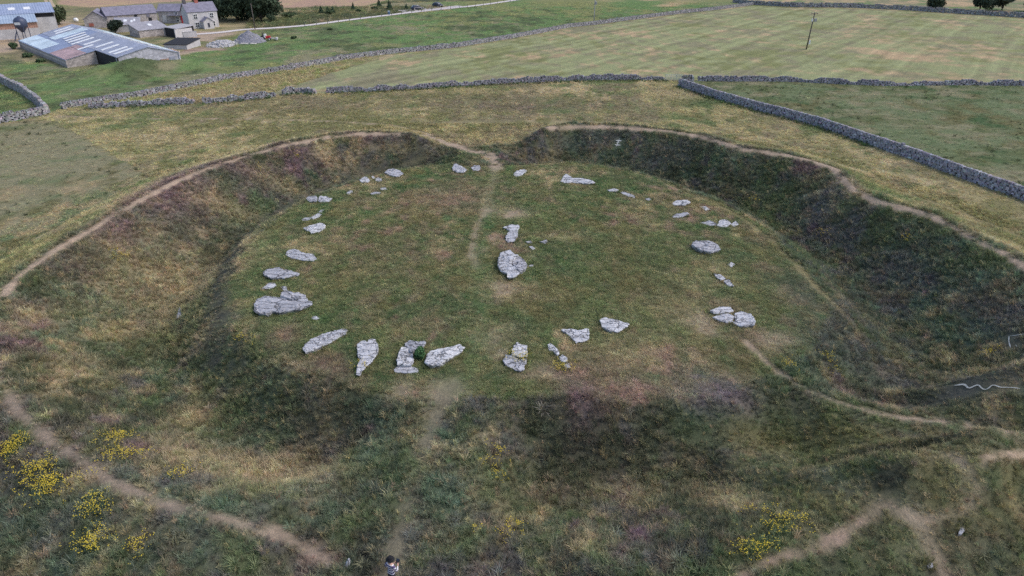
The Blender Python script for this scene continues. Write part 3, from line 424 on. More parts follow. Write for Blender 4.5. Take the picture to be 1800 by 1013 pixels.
class MB:
    """collects simple solids into one mesh"""
    def __init__(s): s.v = []; s.f = []
    def add(s, vs, fs):
        b = len(s.v); s.v += [tuple(map(float, v)) for v in vs]; s.f += [tuple(i + b for i in f) for f in fs]; return s
    def box(s, c, size, u=(1, 0), jit=0):
        ux, uy = u; vx, vy = -uy, ux; a, b, h = size[0] / 2, size[1] / 2, size[2] / 2
        vs = []
        for sz in (-h, h):
            for sa, sb in ((-a, -b), (a, -b), (a, b), (-a, b)):
                vs.append((c[0] + ux * sa + vx * sb + random.uniform(-jit, jit), c[1] + uy * sa + vy * sb + random.uniform(-jit, jit), c[2] + sz + random.uniform(-jit, jit)))
        return s.add(vs, [(0, 3, 2, 1), (4, 5, 6, 7), (0, 1, 5, 4), (1, 2, 6, 5), (2, 3, 7, 6), (3, 0, 4, 7)])
    def slab(s, p, th):
        p = [Vector(q) for q in p]; n = (p[1] - p[0]).cross(p[-1] - p[0]).normalized()
        if n.z < 0: n = -n
        m = len(p); vs = list(p) + [q - n * th for q in p]
        fs = [tuple(range(m)), tuple(range(2 * m - 1, m - 1, -1))] + [(i, i + m, (i + 1) % m + m, (i + 1) % m) for i in range(m)]
        return s.add(vs, fs)
    def tube(s, a, b, r0, r1=None, n=8):
        r1 = r0 if r1 is None else r1
        a = Vector(a); b = Vector(b); d = (b - a).normalized(); q = d.to_track_quat('Z', 'Y').to_matrix()
        vs = []
        for c, r in ((a, r0), (b, r1)):
            for i in range(n):
                t = 2 * math.pi * i / n; vs.append(c + q @ Vector((r * math.cos(t), r * math.sin(t), 0)))
        fs = [(i, (i + 1) % n, n + (i + 1) % n, n + i) for i in range(n)] + [tuple(range(n - 1, -1, -1)), tuple(range(n, 2 * n))]
        return s.add(vs, fs)
    def lathe(s, c, prof, n=14):
        b = len(s.v); vs = []; fs = []
        for r, z in prof:
            for i in range(n):
                t = 2 * math.pi * i / n; vs.append((c[0] + r * math.cos(t), c[1] + r * math.sin(t), c[2] + z))
        for k in range(len(prof) - 1):
            for i in range(n):
                fs.append((k * n + i, k * n + (i + 1) % n, (k + 1) * n + (i + 1) % n, (k + 1) * n + i))
        fs.append(tuple(range(n - 1, -1, -1))); fs.append(tuple((len(prof) - 1) * n + i for i in range(n)))
        return s.add(vs, fs)
    def build(s, name, mat, parent=None, smooth=False, bevel=0):
        o = mesh_obj(name, s.v, s.f, mat, parent, smooth)
        if bevel:
            m = o.modifiers.new('bevel', 'BEVEL'); m.width = bevel; m.segments = 2; m.limit_method = 'ANGLE'
        return o

# ================================================================= materials
def new_mat(name):
    m = bpy.data.materials.new(name); m.use_nodes = True
    return m, m.node_tree.nodes, m.node_tree.links, m.node_tree.nodes['Principled BSDF']
def node(N, t, **kw):
    n = N.new(t)
    for k, v in kw.items(): setattr(n, k, v)
    return n
def noise_mult(N, L, vec, src, scale, lo, hi, detail=4, rough=.6):
    t = node(N, 'ShaderNodeTexNoise'); t.inputs['Scale'].default_value = scale; t.inputs['Detail'].default_value = detail; t.inputs['Roughness'].default_value = rough
    if vec is not None: L.new(vec, t.inputs['Vector'])
    r = node(N, 'ShaderNodeMapRange'); r.inputs[1].default_value = .3; r.inputs[2].default_value = .7; r.inputs[3].default_value = lo; r.inputs[4].default_value = hi
    L.new(t.outputs['Fac'], r.inputs[0])
    m = node(N, 'ShaderNodeVectorMath', operation='SCALE'); L.new(src, m.inputs[0]); L.new(r.outputs[0], m.inputs['Scale'])
    return m.outputs[0], t.outputs['Fac']
def bump(N, L, B, h, strength, dist=.05):
    b = node(N, 'ShaderNodeBump'); b.inputs['Strength'].default_value = strength; b.inputs['Distance'].default_value = dist
    L.new(h, b.inputs['Height']); L.new(b.outputs[0], B.inputs['Normal'])
def mat_plain(name, rgb, rough=.7, scale=3.0, var=.25, metal=0, bs=.3, bd=.02, obj=True):
    m, N, L, B = new_mat(name)
    c = node(N, 'ShaderNodeRGB'); c.outputs[0].default_value = (*rgb, 1)
    tc = node(N, 'ShaderNodeNewGeometry'); vec = tc.outputs['Position']
    a, _ = noise_mult(N, L, vec, c.outputs[0], scale, 1 - var, 1 + var)
    a, f = noise_mult(N, L, vec, a, scale * 6, 1 - var * .6, 1 + var * .6)
    L.new(a, B.inputs['Base Color']); B.inputs['Roughness'].default_value = rough; B.inputs['Metallic'].default_value = metal
    if bs: bump(N, L, B, f, bs, bd)
    return m

def mat_turf(name='turf'):
    m, N, L, B = new_mat(name)
    at = node(N, 'ShaderNodeAttribute', attribute_name='Col'); g = node(N, 'ShaderNodeNewGeometry'); P = g.outputs['Position']
    c, _ = noise_mult(N, L, P, at.outputs['Color'], .9, .86, 1.14, 5)
    c, f1 = noise_mult(N, L, P, c, 5.0, .78, 1.22, 5, .7)
    # mowing lines of the hay field
    mk = node(N, 'ShaderNodeAttribute', attribute_name='mown')
    sp = node(N, 'ShaderNodeVectorMath', operation='DOT_PRODUCT'); L.new(P, sp.inputs[0]); sp.inputs[1].default_value = (.785, -.62, 0)
    dn = node(N, 'ShaderNodeTexNoise'); dn.inputs['Scale'].default_value = .03; L.new(P, dn.inputs['Vector'])
    ad = node(N, 'ShaderNodeMath', operation='MULTIPLY_ADD'); L.new(dn.outputs['Fac'], ad.inputs[0]); ad.inputs[1].default_value = 5.0; L.new(sp.outputs['Value'], ad.inputs[2])
    fr = node(N, 'ShaderNodeTexNoise', noise_dimensions='1D'); fr.inputs['Scale'].default_value = .38; fr.inputs['Detail'].default_value = 4; L.new(ad.outputs[0], fr.inputs['W'])
    rg = node(N, 'ShaderNodeMapRange'); rg.inputs[1].default_value = .3; rg.inputs[2].default_value = .7; rg.inputs[3].default_value = .82; rg.inputs[4].default_value = 1.18; L.new(fr.outputs['Fac'], rg.inputs[0])
    mx = node(N, 'ShaderNodeMix', data_type='FLOAT'); L.new(mk.outputs['Fac'], mx.inputs[0]); mx.inputs[2].default_value = 1.0; L.new(rg.outputs[0], mx.inputs[3])
    sc = node(N, 'ShaderNodeVectorMath', operation='SCALE'); L.new(c, sc.inputs[0]); L.new(mx.outputs[0], sc.inputs['Scale'])
    L.new(sc.outputs[0], B.inputs['Base Color']); B.inputs['Roughness'].default_value = .95; B.inputs['Specular IOR Level'].default_value = .1
    bump(N, L, B, f1, .8, .12)
    return m
def mat_blade(name):
    m, N, L, B = new_mat(name)
    at = node(N, 'ShaderNodeAttribute', attribute_name='col', attribute_type='INSTANCER')
    L.new(at.outputs['Color'], B.inputs['Base Color']); B.inputs['Roughness'].default_value = .8; B.inputs['Specular IOR Level'].default_value = .15
    tr = node(N, 'ShaderNodeBsdfTranslucent'); L.new(at.outputs['Color'], tr.inputs['Color'])
    mx = node(N, 'ShaderNodeMixShader'); mx.inputs[0].default_value = .3
    L.new(B.outputs[0], mx.inputs[1]); L.new(tr.outputs[0], mx.inputs[2]); L.new(mx.outputs[0], N['Material Output'].inputs['Surface'])
    return m
def mat_limestone(name, base=(.55, .55, .575), scale=1.0):
    m, N, L, B = new_mat(name)
    g = node(N, 'ShaderNodeNewGeometry'); P = g.outputs['Position']
    c = node(N, 'ShaderNodeRGB'); c.outputs[0].default_value = (*base, 1)
    a, f0 = noise_mult(N, L, P, c.outputs[0], 1.6 * scale, .8, 1.15, 5)
    a, f1 = noise_mult(N, L, P, a, 7.0 * scale, .76, 1.16, 6, .7)
    w = node(N, 'ShaderNodeTexNoise'); w.inputs['Scale'].default_value = 2.2 * scale; L.new(P, w.inputs['Vector'])
    va = node(N, 'ShaderNodeVectorMath', operation='MULTIPLY_ADD'); L.new(w.outputs['Color'], va.inputs[0]); va.inputs[1].default_value = (.7, .7, .7); sc_ = node(N, 'ShaderNodeVectorMath', operation='MULTIPLY'); L.new(P, sc_.inputs[0]); sc_.inputs[1].default_value = (.55, 1.5, 1.5); L.new(sc_.outputs[0], va.inputs[2])
    v = node(N, 'ShaderNodeTexVoronoi', feature='DISTANCE_TO_EDGE'); v.inputs['Scale'].default_value = 1.3 * scale; L.new(va.outputs[0], v.inputs['Vector'])
    r = node(N, 'ShaderNodeMapRange'); r.inputs[1].default_value = .0; r.inputs[2].default_value = .07; r.inputs[3].default_value = .16; r.inputs[4].default_value = 1; L.new(v.outputs['Distance'], r.inputs[0])
    s = node(N, 'ShaderNodeVectorMath', operation='SCALE'); L.new(a, s.inputs[0]); L.new(r.outputs[0], s.inputs['Scale'])
    st = node(N, 'ShaderNodeTexNoise'); st.inputs['Scale'].default_value = 2.6 * scale; st.inputs['Detail'].default_value = 5; L.new(va.outputs[0], st.inputs['Vector'])
    sr = node(N, 'ShaderNodeMapRange'); sr.inputs[1].default_value = .52; sr.inputs[2].default_value = .68; sr.inputs[4].default_value = .55; L.new(st.outputs['Fac'], sr.inputs[0])
    m1 = node(N, 'ShaderNodeMix', data_type='RGBA'); L.new(sr.outputs[0], m1.inputs[0]); L.new(s.outputs[0], m1.inputs[6]); m1.inputs[7].default_value = (.16, .16, .175, 1)
    li = node(N, 'ShaderNodeTexNoise'); li.inputs['Scale'].default_value = 5.5 * scale; li.inputs['Detail'].default_value = 3; L.new(P, li.inputs['Vector'])
    lr = node(N, 'ShaderNodeMapRange'); lr.inputs[1].default_value = .66; lr.inputs[2].default_value = .74; lr.inputs[4].default_value = .45; L.new(li.outputs['Fac'], lr.inputs[0])
    m2 = node(N, 'ShaderNodeMix', data_type='RGBA'); L.new(lr.outputs[0], m2.inputs[0]); L.new(m1.outputs[2], m2.inputs[6]); m2.inputs[7].default_value = (.34, .30, .19, 1)
    L.new(m2.outputs[2], B.inputs['Base Color']); B.inputs['Roughness'].default_value = .9; B.inputs['Specular IOR Level'].default_value = .2
    ad = node(N, 'ShaderNodeMath', operation='MULTIPLY_ADD'); L.new(r.outputs[0], ad.inputs[0]); ad.inputs[1].default_value = 1.2; L.new(f1, ad.inputs[2])
    bump(N, L, B, ad.outputs[0], .7, .05)
    return m
def mat_vcol(name, scale=8.0, rough=.9, var=.25, bs=.5):
    m, N, L, B = new_mat(name)
    at = node(N, 'ShaderNodeAttribute', attribute_name='Col'); g = node(N, 'ShaderNodeNewGeometry')
    c, f = noise_mult(N, L, g.outputs['Position'], at.outputs['Color'], scale, 1 - var, 1 + var, 4)
    L.new(c, B.inputs['Base Color']); B.inputs['Roughness'].default_value = rough; B.inputs['Specular IOR Level'].default_value = .2
    if bs: bump(N, L, B, f, bs, .03)
    return m
def mat_corrugated(name, rgb, d, rough=.5, var=.25, period=.35):
    m, N, L, B = new_mat(name)
    c = node(N, 'ShaderNodeRGB'); c.outputs[0].default_value = (*rgb, 1); g = node(N, 'ShaderNodeNewGeometry'); P = g.outputs['Position']
    a, _ = noise_mult(N, L, P, c.outputs[0], .35, 1 - var, 1 + var, 5); a, f = noise_mult(N, L, P, a, 2.5, 1 - var * .7, 1 + var * .7, 5)
    sp = node(N, 'ShaderNodeVectorMath', operation='DOT_PRODUCT'); L.new(P, sp.inputs[0]); sp.inputs[1].default_value = (d[0], d[1], 0)
    mu = node(N, 'ShaderNodeMath', operation='MULTIPLY'); L.new(sp.outputs['Value'], mu.inputs[0]); mu.inputs[1].default_value = 6.283 / period
    sn = node(N, 'ShaderNodeMath', operation='SINE'); L.new(mu.outputs[0], sn.inputs[0])
    L.new(a, B.inputs['Base Color']); B.inputs['Roughness'].default_value = rough
    bump(N, L, B, sn.outputs[0], .6, .04)
    return m
def mat_masonry(name, rgb, mortar, bw=.5, bh=.22, var=.35):
    """coursed rubble: brick cells in (horizontal distance, height) with stone to stone colour change"""
    m, N, L, B = new_mat(name)
    tc = node(N, 'ShaderNodeNewGeometry'); sx = node(N, 'ShaderNodeSeparateXYZ'); L.new(tc.outputs['Position'], sx.inputs[0])
    ad = node(N, 'ShaderNodeMath', operation='ADD'); L.new(sx.outputs[0], ad.inputs[0]); L.new(sx.outputs[1], ad.inputs[1])
    cb = node(N, 'ShaderNodeCombineXYZ'); L.new(ad.outputs[0], cb.inputs[0]); L.new(sx.outputs[2], cb.inputs[1])
    b = node(N, 'ShaderNodeTexBrick'); L.new(cb.outputs[0], b.inputs['Vector'])
    b.inputs['Color1'].default_value = (*[q * (1 - var) for q in rgb], 1); b.inputs['Color2'].default_value = (*[min(q * (1 + var), 1) for q in rgb], 1); b.inputs['Mortar'].default_value = (*mortar, 1)
    b.inputs['Scale'].default_value = 1.0; b.inputs['Brick Width'].default_value = bw; b.inputs['Row Height'].default_value = bh; b.inputs['Mortar Size'].default_value = .02
    a, f = noise_mult(N, L, tc.outputs['Position'], b.outputs['Color'], 1.2, .75, 1.25, 5)
    L.new(a, B.inputs['Base Color']); B.inputs['Roughness'].default_value = .9
    bump(N, L, B, b.outputs['Fac'], -.5, .03)
    return m

TURF = mat_turf(); BLADE = mat_blade('grass_blade'); LIMES = [mat_limestone('limestone'), mat_limestone('limestone_grey', (.50, .50, .53), 1.25), mat_limestone('limestone_dull', (.42, .42, .45), .85), mat_limestone('limestone_pale', (.58, .58, .60), 1.1)]; LIME = LIMES[1]; WALLSTONE = mat_vcol('wall_stone', 7.0, .9, .3)

# ================================================================= the ground, one sheet to the horizon
def axis(pieces, tail0, tail1):
    out = []
    for a, b, s in pieces:
        out.append(np.arange(a, b, s))
    v = np.concatenate(out)
    lo = [v[0]]; s = 4.0
    while lo[-1] > tail0: lo.append(lo[-1] - s); s *= 1.4
    hi = [v[-1]]; s = 4.0
    while hi[-1] < tail1: hi.append(hi[-1] + s); s *= 1.4
    return np.concatenate([np.array(lo[1:][::-1]), v, np.array(hi[1:])])
gx = axis([(-190, -48, 1.5), (-48, 48, .3), (48, 190, 1.5)], -3500, 3500)
gy = axis([(0, 16, 1.5), (16, 95, .3), (95, 135, .8), (135, 290, 1.2)], -1500, 5000)
GX, GY = np.meshgrid(gx, gy)
fx, fy = GX.ravel(), GY.ravel()
GZ = height(fx, fy)
gcol, _gh = ground_color(fx, fy)
nx, ny = len(gx), len(gy)
ii, jj = np.meshgrid(np.arange(nx - 1), np.arange(ny - 1))
b0 = (jj * nx + ii).ravel()
QUADS = np.stack([b0, b0 + 1, b0 + nx + 1, b0 + nx], 1)
GV = np.stack([fx, fy, GZ], 1)
_Z = GZ.reshape(ny, nx); _gyv, _gxv = np.gradient(_Z, gy, gx)
GN_ = np.stack([-_gxv.ravel(), -_gyv.ravel(), np.ones(nx * ny)], 1); GN_ /= np.linalg.norm(GN_, axis=1)[:, None]
MOWN = (in_poly(fx, fy, ZONES['mown']) * 1.0).astype(np.float32)
def sheet(name, quads):
    """a piece of the one ground surface: same grid points, same normals, so no seam shows"""
    ids, inv = np.unique(quads.ravel(), return_inverse=True)
    o = big_mesh(name, GV[ids], inv.reshape(-1, 4), TURF, col=gcol[ids] * .9, smooth=True)
    a = o.data.attributes.new('mown', 'FLOAT', 'POINT'); a.data.foreach_set('value', MOWN[ids])
    o.data.normals_split_custom_set_from_vertices(GN_[ids].tolist())
    return tag(o, kind='structure')
qc = GV[QUADS].mean(1); owner = np.full(len(QUADS), -1)
for i, (nm, (wd, s, pts)) in enumerate(PATHS.items()):
    if s >= .4 and nm not in ('ditch_right_edge', 'right_outer', 'plat_s'):
        a_ = np.array(pts); k = np.where((qc[:, 0] > a_[:, 0].min() - 2) & (qc[:, 0] < a_[:, 0].max() + 2) & (qc[:, 1] > a_[:, 1].min() - 2) & (qc[:, 1] < a_[:, 1].max() + 2))[0]
        k = k[seg_dist(qc[k, 0], qc[k, 1], pts) < max(wd * .62, .28)]; owner[k[owner[k] < 0]] = i
ground = sheet('ground', QUADS[owner < 0])
for i in range(len(PATHS)):
    if (owner == i).sum() > 3: sheet('footpath', QUADS[owner == i])

def hz(x, y): return float(height(np.array([x], float), np.array([y], float))[0])
def hzs(x, y):
    """height of the sheet itself (bilinear on its grid)"""
    i = np.clip(np.searchsorted(gx, x) - 1, 0, nx - 2); j = np.clip(np.searchsorted(gy, y) - 1, 0, ny - 2)
    u = (x - gx[i]) / (gx[i + 1] - gx[i]); v = (y - gy[j]) / (gy[j + 1] - gy[j]); Z = GZ.reshape(ny, nx)
    return (Z[j, i] * (1 - u) + Z[j, i + 1] * u) * (1 - v) + (Z[j + 1, i] * (1 - u) + Z[j + 1, i + 1] * u) * v

def resample(pts, step):
    p = np.array(pts, float); d = np.r_[0, np.cumsum(np.hypot(*np.diff(p, axis=0).T))]
    s = np.linspace(0, d[-1], max(2, int(d[-1] / step) + 1))
    return np.stack([np.interp(s, d, p[:, 0]), np.interp(s, d, p[:, 1])], 1)
def ribbon(name, pts, half, step, mat, lift, color=None, cross=6, wob=.35, seed=1, taper=0):
    p = resample(pts, step); t = np.gradient(p, axis=0); t /= np.linalg.norm(t, axis=1)[:, None] + 1e-9; nrm = np.stack([-t[:, 1], t[:, 0]], 1)
    for _ in range(3): p[1:-1] = (p[:-2] + 2 * p[1:-1] + p[2:]) / 4
    s = np.linspace(-1, 1, cross); n = len(p)
    hl = half * (1 + wob * (fbm(p[:, 0], p[:, 1], .9, 3, seed) - .5) * 2)
    if taper: hl = hl * np.clip(np.minimum(np.arange(n), np.arange(n)[::-1]) / taper + .15, 0, 1)
    X = p[:, None, :] + nrm[:, None, :] * (s[None, :] * hl[:, None])[..., None]
    x, y = X[..., 0].ravel(), X[..., 1].ravel(); z = hzs(x, y) + lift
    c = ground_color(x, y)[0] * .9 if color is None else np.tile(color, (len(x), 1))
    k = (np.arange(n - 1)[:, None] * cross + np.arange(cross - 1)[None]).ravel()
    return big_mesh(name, np.stack([x, y, z], 1), np.stack([k, k + 1, k + cross + 1, k + cross], 1), mat, col=c, smooth=True)
# ================================================================= the standing and fallen stones of the circle
def stone(label, h, outline, seed):
    p = np.array(outline, float)
    c = p.mean(0)
    # close resampling of the outline with a rough edge
    q = np.vstack([p, p[:1]]); d = np.r_[0, np.cumsum(np.hypot(*np.diff(q, axis=0).T))]; per = d[-1]
    n = int(np.clip(per / .10, 26, 110))
    s = np.linspace(0, per, n, endpoint=False)
    o = np.stack([np.interp(s, d, q[:, 0]), np.interp(s, d, q[:, 1])], 1)
    nv = np.roll(o, -1, 0) - np.roll(o, 1, 0); nv = np.stack([nv[:, 1], -nv[:, 0]], 1); nv /= np.linalg.norm(nv, axis=1)[:, None] + 1e-6
    jag = (_hash(np.floor(s / .22), np.zeros(n), seed) - .5) * .09 + (_hash(np.floor(s / .09), np.ones(n), seed) - .5) * .035
    o = o + nv * (jag * min(1.0, per / 6))[:, None]
    rad = math.sqrt(abs(np.sum(q[:-1, 0] * q[1:, 1] - q[1:, 0] * q[:-1, 1])) / 2 / math.pi)
    prof = [(.90, -.5, 0), (.93, .05, .5), (.99, .42, .8), (1.045, .72, .8), (1.05, .90, .7), (1.02, 1.0, .4), (.95, 1.03, .2), (.88, 1.0, 0)]
    m = int(np.clip(rad / .13, 4, 12))
    prof += [(f, 1.0 + .12 * (1 - f), 0) for f in np.linspace(.80, .06, m)]
    z0 = hz(*c)
    rng = np.random.default_rng(seed); ta = rng.uniform(0, 6.28); tilt = rng.uniform(.05, .25) * h
    V = []
    for f, zf, side in prof:
        xy = c + (o - c) * f
        n1 = fbm(xy[:, 0] + seed * 3.1, xy[:, 1], .55, 3, seed) - .5; n2 = np.abs(fbm(xy[:, 0], xy[:, 1] + zf * h * 1.7, .28, 3, seed + 9) - .5)
        xy = xy + (xy - c) / (np.linalg.norm(xy - c, axis=1)[:, None] + .1) * (side * .10 * (n1 + (fbm(s * 3, s * 0 + zf * h * 8, .5, 2, seed + 3) - .5) * .9) * min(1, rad))[:, None]
        top = max(zf, 0)
        z = z0 + zf * h + top * (h * .32 * n1 + tilt * ((xy[:, 0] - c[0]) * math.cos(ta) + (xy[:, 1] - c[1]) * math.sin(ta)) / max(rad, .2) - h * .35 * n2)
        if zf > .6: z = z0 + np.where(z - z0 > .25 * h, np.floor((z - z0) / (.22 * h) + .5 * n1) * .22 * h * .5 + (z - z0) * .5, z - z0)
        V.append(np.column_stack([xy - c, z - z0]))
    V = np.vstack(V); k = len(prof); F = []
    for a in range(k - 1):
        for i in range(n):
            F.append((a * n + i, a * n + (i + 1) % n, (a + 1) * n + (i + 1) % n, (a + 1) * n + i))
    F.append(tuple((k - 1) * n + i for i in range(n)))
    ob = mesh_obj('standing_stone', V, F, LIMES[2] if label.startswith(('dark', 'pale stone half')) else LIMES[(0, 1, 3, 1, 0, 2)[int(rng.integers(0, 6))]]); ob.location = (c[0], c[1], z0)
    tag(ob, label, 'stone', 'limestone blocks of the stone circle')
    return c, per
for i, (label, h, outline) in enumerate(STONES):
    stone(label, h, outline, 11 + i * 7)

# ================================================================= dry stone walls
def drystone(name, pts, h, label, ln=.42, ch=.2, thick=.6, rough=.12, ruin=0.0, seed=1, tint=(.26, .255, .265)):
    rng = np.random.default_rng(seed)
    p = resample(pts, ln); t = np.gradient(p, axis=0); t /= np.linalg.norm(t, axis=1)[:, None]
    C = []; S = []; T = []; cop = []
    for i in range(len(p)):
        x, y = p[i]; tx, ty = t[i]; nx_, ny_ = -ty, tx
        hh = h * (1 - ruin * max(0, float(fbm(np.array([x]), np.array([y]), 2.6, 3, seed)[0]) - .42) * 3.2)
        hh *= 1 + .10 * (float(fbm(np.array([x]), np.array([y]), 1.1, 2, seed + 5)[0]) - .5) * 2
        z0 = hz(x, y) - .08; nc = max(1, int(round(hh / ch)))
        for k in range(nc):
            w = thick * (1 - .30 * k / max(nc, 1)) / 2
            for sd in (-1, 1):
                off = rng.uniform(-.5, .5) * ln
                C.append((x + tx * off + nx_ * sd * w * .55, y + ty * off + ny_ * sd * w * .55, z0 + (k + .5) * ch))
                S.append((ln * rng.uniform(.36, .62), w * rng.uniform(.50, .66), ch * rng.uniform(.42, .62))); T.append(math.atan2(ty, tx) + rng.normal(0, .09)); cop.append(0)
        for q in range(2):
            C.append((x + tx * ln * (q * .5 - .25), y + ty * ln * (q * .5 - .25), z0 + nc * ch + ch * .45))
            S.append((ln * rng.uniform(.16, .27), thick * rng.uniform(.30, .42), ch * rng.uniform(.55, 1.0))); T.append(math.atan2(ty, tx) + rng.normal(0, .2)); cop.append(1)
    C = np.array(C); S = np.array(S); T = np.array(T); cop = np.array(cop)
    sg = np.array([(-1, -1, -1), (1, -1, -1), (1, 1, -1), (-1, 1, -1), (-1, -1, 1), (1, -1, 1), (1, 1, 1), (-1, 1, 1)], float)
    Lc = sg[None] * S[:, None] * rng.uniform(.8, 1.12, (len(C), 8, 3)); Lc[:, 4:, :2] *= .88
    ct, sn = np.cos(T)[:, None], np.sin(T)[:, None]
    base = np.array([*p[0], hz(*p[0])])
    V = np.stack([Lc[..., 0] * ct - Lc[..., 1] * sn, Lc[..., 0] * sn + Lc[..., 1] * ct, Lc[..., 2]], 2) + C[:, None] - base
    fq = np.array([(0, 3, 2, 1), (4, 5, 6, 7), (0, 1, 5, 4), (1, 2, 6, 5), (2, 3, 7, 6), (3, 0, 4, 7)])
    br = rng.lognormal(0, .24, len(C)); col = np.array(tint)[None] * br[:, None] * (1 + rng.normal(0, .05, (len(C), 3)))
    root = empty(name, base); tag(root, label, 'wall', 'dry stone field walls')
    for nm, sel in (('stonework', cop == 0), ('coping', cop == 1)):
        Vs = V[sel].reshape(-1, 3); Q = (np.arange(sel.sum())[:, None, None] * 8 + fq[None]).reshape(-1, 4)
        o = big_mesh(nm, Vs, Q, WALLSTONE, root, col=np.repeat(np.clip(col[sel], .03, .7), 8, 0)); o['kind'] = 'stuff'
    return root
WL = LINES
drystone('field_wall', WL['F'], 1.2, 'long intact stone wall running diagonally down the right side', .34, .17, .6, ruin=.05, seed=21, tint=(.31, .30, .33))
drystone('field_wall', WL['E'], .85, 'uneven stone wall across the right, below the mown field', .36, .17, .7, ruin=.6, seed=22, tint=(.26,.25,.27))
drystone('field_wall', WL['E0'], 1.0, 'short stub of wall just right of the gate', .42, .2, .8, ruin=.2, seed=31)
drystone('field_wall', WL['D4'], .9, 'long rough stone wall behind the henge, left of the gate', .36, .17, .7, ruin=.5, seed=23, tint=(.26,.25,.27))
drystone('field_wall', WL['D3'], .95, 'short humped piece of ruined wall between two gaps', .36, .17, .9, ruin=.5, seed=24)
drystone('field_wall', WL['D2'], .8, 'broken low wall piece, second from the left wall junction', .36, .17, .9, ruin=.7, seed=25)
drystone('field_wall', WL['D1'], .8, 'tumbled low wall piece nearest the left wall junction', .36, .17, .9, ruin=.6, seed=26)
drystone('field_wall', WL['C'], .9, 'long stone wall rising from the left junction to the far right', .38, .17, .6, ruin=.1, seed=27)
drystone('field_wall', WL['A'], 1.3, 'pale stone wall running down to the left wall junction', .4, .2, .8, ruin=.15, seed=28, tint=(.30, .29, .30))
drystone('field_wall', WL['B'], 1.15, 'short stone wall meeting the left picture edge', .4, .2, .7, ruin=.2, seed=29)
drystone('field_wall', WL['H'], 1.2, 'far stone wall along the top of the mown field', .6, .25, .7, ruin=.1, seed=30)

# ================================================================= grass, heath and rough growth
protos = bpy.data.collections.new('tuft_shapes')
def tuft(name, nblade, h, spread, lean, width, seed, droop=.35, coll=protos):
    rng = np.random.default_rng(seed); V = []; Q = []
    for b in range(nblade):
        a = rng.uniform(0, 6.283); r = spread * math.sqrt(rng.uniform(0, 1)) * .55
        bx, by = r * math.cos(a), r * math.sin(a); a2 = a + rng.normal(0, .7)
        L = h * rng.uniform(.55, 1.15); out = lean * rng.uniform(.3, 1.2) * L
        dx, dy = math.cos(a2), math.sin(a2); w = width * rng.uniform(.7, 1.3); px, py = -dy * w, dx * w
        k = len(V)
        V += [(bx - px, by - py, -.04), (bx + px, by + py, -.04),
              (bx + dx * out * .4 + px * .8, by + dy * out * .4 + py * .8, L * .6), (bx + dx * out * .4 - px * .8, by + dy * out * .4 - py * .8, L * .6),
              (bx + dx * out * (1 + droop) + px * .15, by + dy * out * (1 + droop) + py * .15, L * (1 - droop * .3)), (bx + dx * out * (1 + droop) - px * .15, by + dy * out * (1 + droop) - py * .15, L * (1 - droop * .3))]
        Q += [(k, k + 1, k + 2, k + 3), (k + 3, k + 2, k + 4, k + 5)]
    me = bpy.data.meshes.new(name); me.from_pydata(V, [], Q); me.materials.append(BLADE)
    o = bpy.data.objects.new(name, me); coll.objects.link(o); return o
def family(name, n, *args, **kw):
    c = bpy.data.collections.new(name)
    for i in range(n): tuft('%s_tuft' % name, *args, seed=100 + i * 13 + len(name), coll=c, **kw)
    return c
F_SHORT = family('short', 4, 16, 1.0, .9, .75, .032)          # unit tufts, scaled per point
F_TALL = family('tall', 4, 22, 1.0, .55, .50, .022)

def scatter(name, coll, P, rot, scl, col, label, cat='grass'):
    me = bpy.data.meshes.new(name); n = len(P)
    me.vertices.add(n); me.vertices.foreach_set('co', np.asarray(P, np.float32).ravel())
    def put(nm, t, key, v): a_ = me.attributes.new(nm, t, 'POINT'); a_.data.foreach_set(key, np.asarray(v).ravel())
    put('rot', 'FLOAT_VECTOR', 'vector', np.asarray(rot, np.float32)); put('scl', 'FLOAT_VECTOR', 'vector', np.asarray(scl, np.float32))
    c4 = np.ones((n, 4), np.float32); c4[:, :3] = col; put('col', 'FLOAT_COLOR', 'color', c4)
    put('idx', 'INT', 'value', RNG.integers(0, 4, n).astype(np.int32))
    o = link(bpy.data.objects.new(name, me))
    ng = bpy.data.node_groups.new(name, 'GeometryNodeTree')
    ng.interface.new_socket('Geometry', in_out='INPUT', socket_type='NodeSocketGeometry'); ng.interface.new_socket('Geometry', in_out='OUTPUT', socket_type='NodeSocketGeometry')
    N, L = ng.nodes, ng.links
    gi, go = N.new('NodeGroupInput'), N.new('NodeGroupOutput'); ip = N.new('GeometryNodeInstanceOnPoints'); ci = N.new('GeometryNodeCollectionInfo')
    ci.inputs['Collection'].default_value = coll; ci.inputs['Separate Children'].default_value = True; ci.inputs['Reset Children'].default_value = True
    def na(nm, t): q = N.new('GeometryNodeInputNamedAttribute'); q.data_type = t; q.inputs['Name'].default_value = nm; return q.outputs['Attribute']
    e = N.new('FunctionNodeEulerToRotation'); L.new(na('rot', 'FLOAT_VECTOR'), e.inputs[0])
    L.new(gi.outputs[0], ip.inputs['Points']); L.new(ci.outputs[0], ip.inputs['Instance']); ip.inputs['Pick Instance'].default_value = True
    L.new(na('idx', 'INT'), ip.inputs['Instance Index']); L.new(e.outputs[0], ip.inputs['Rotation']); L.new(na('scl', 'FLOAT_VECTOR'), ip.inputs['Scale'])
    L.new(ip.outputs[0], go.inputs[0])
    md = o.modifiers.new('scatter', 'NODES'); md.node_group = ng
    tag(o, label, cat, kind='stuff')
    return o
def samples(n, x0, x1, y0, y1):
    x = RNG.uniform(x0, x1, n); y = RNG.uniform(y0, y1, n)
    k = np.abs(x) < 7 + .86 * (y * .883 + 11.7)          # what the frame sees and a few metres beyond
    return x[k], y[k]
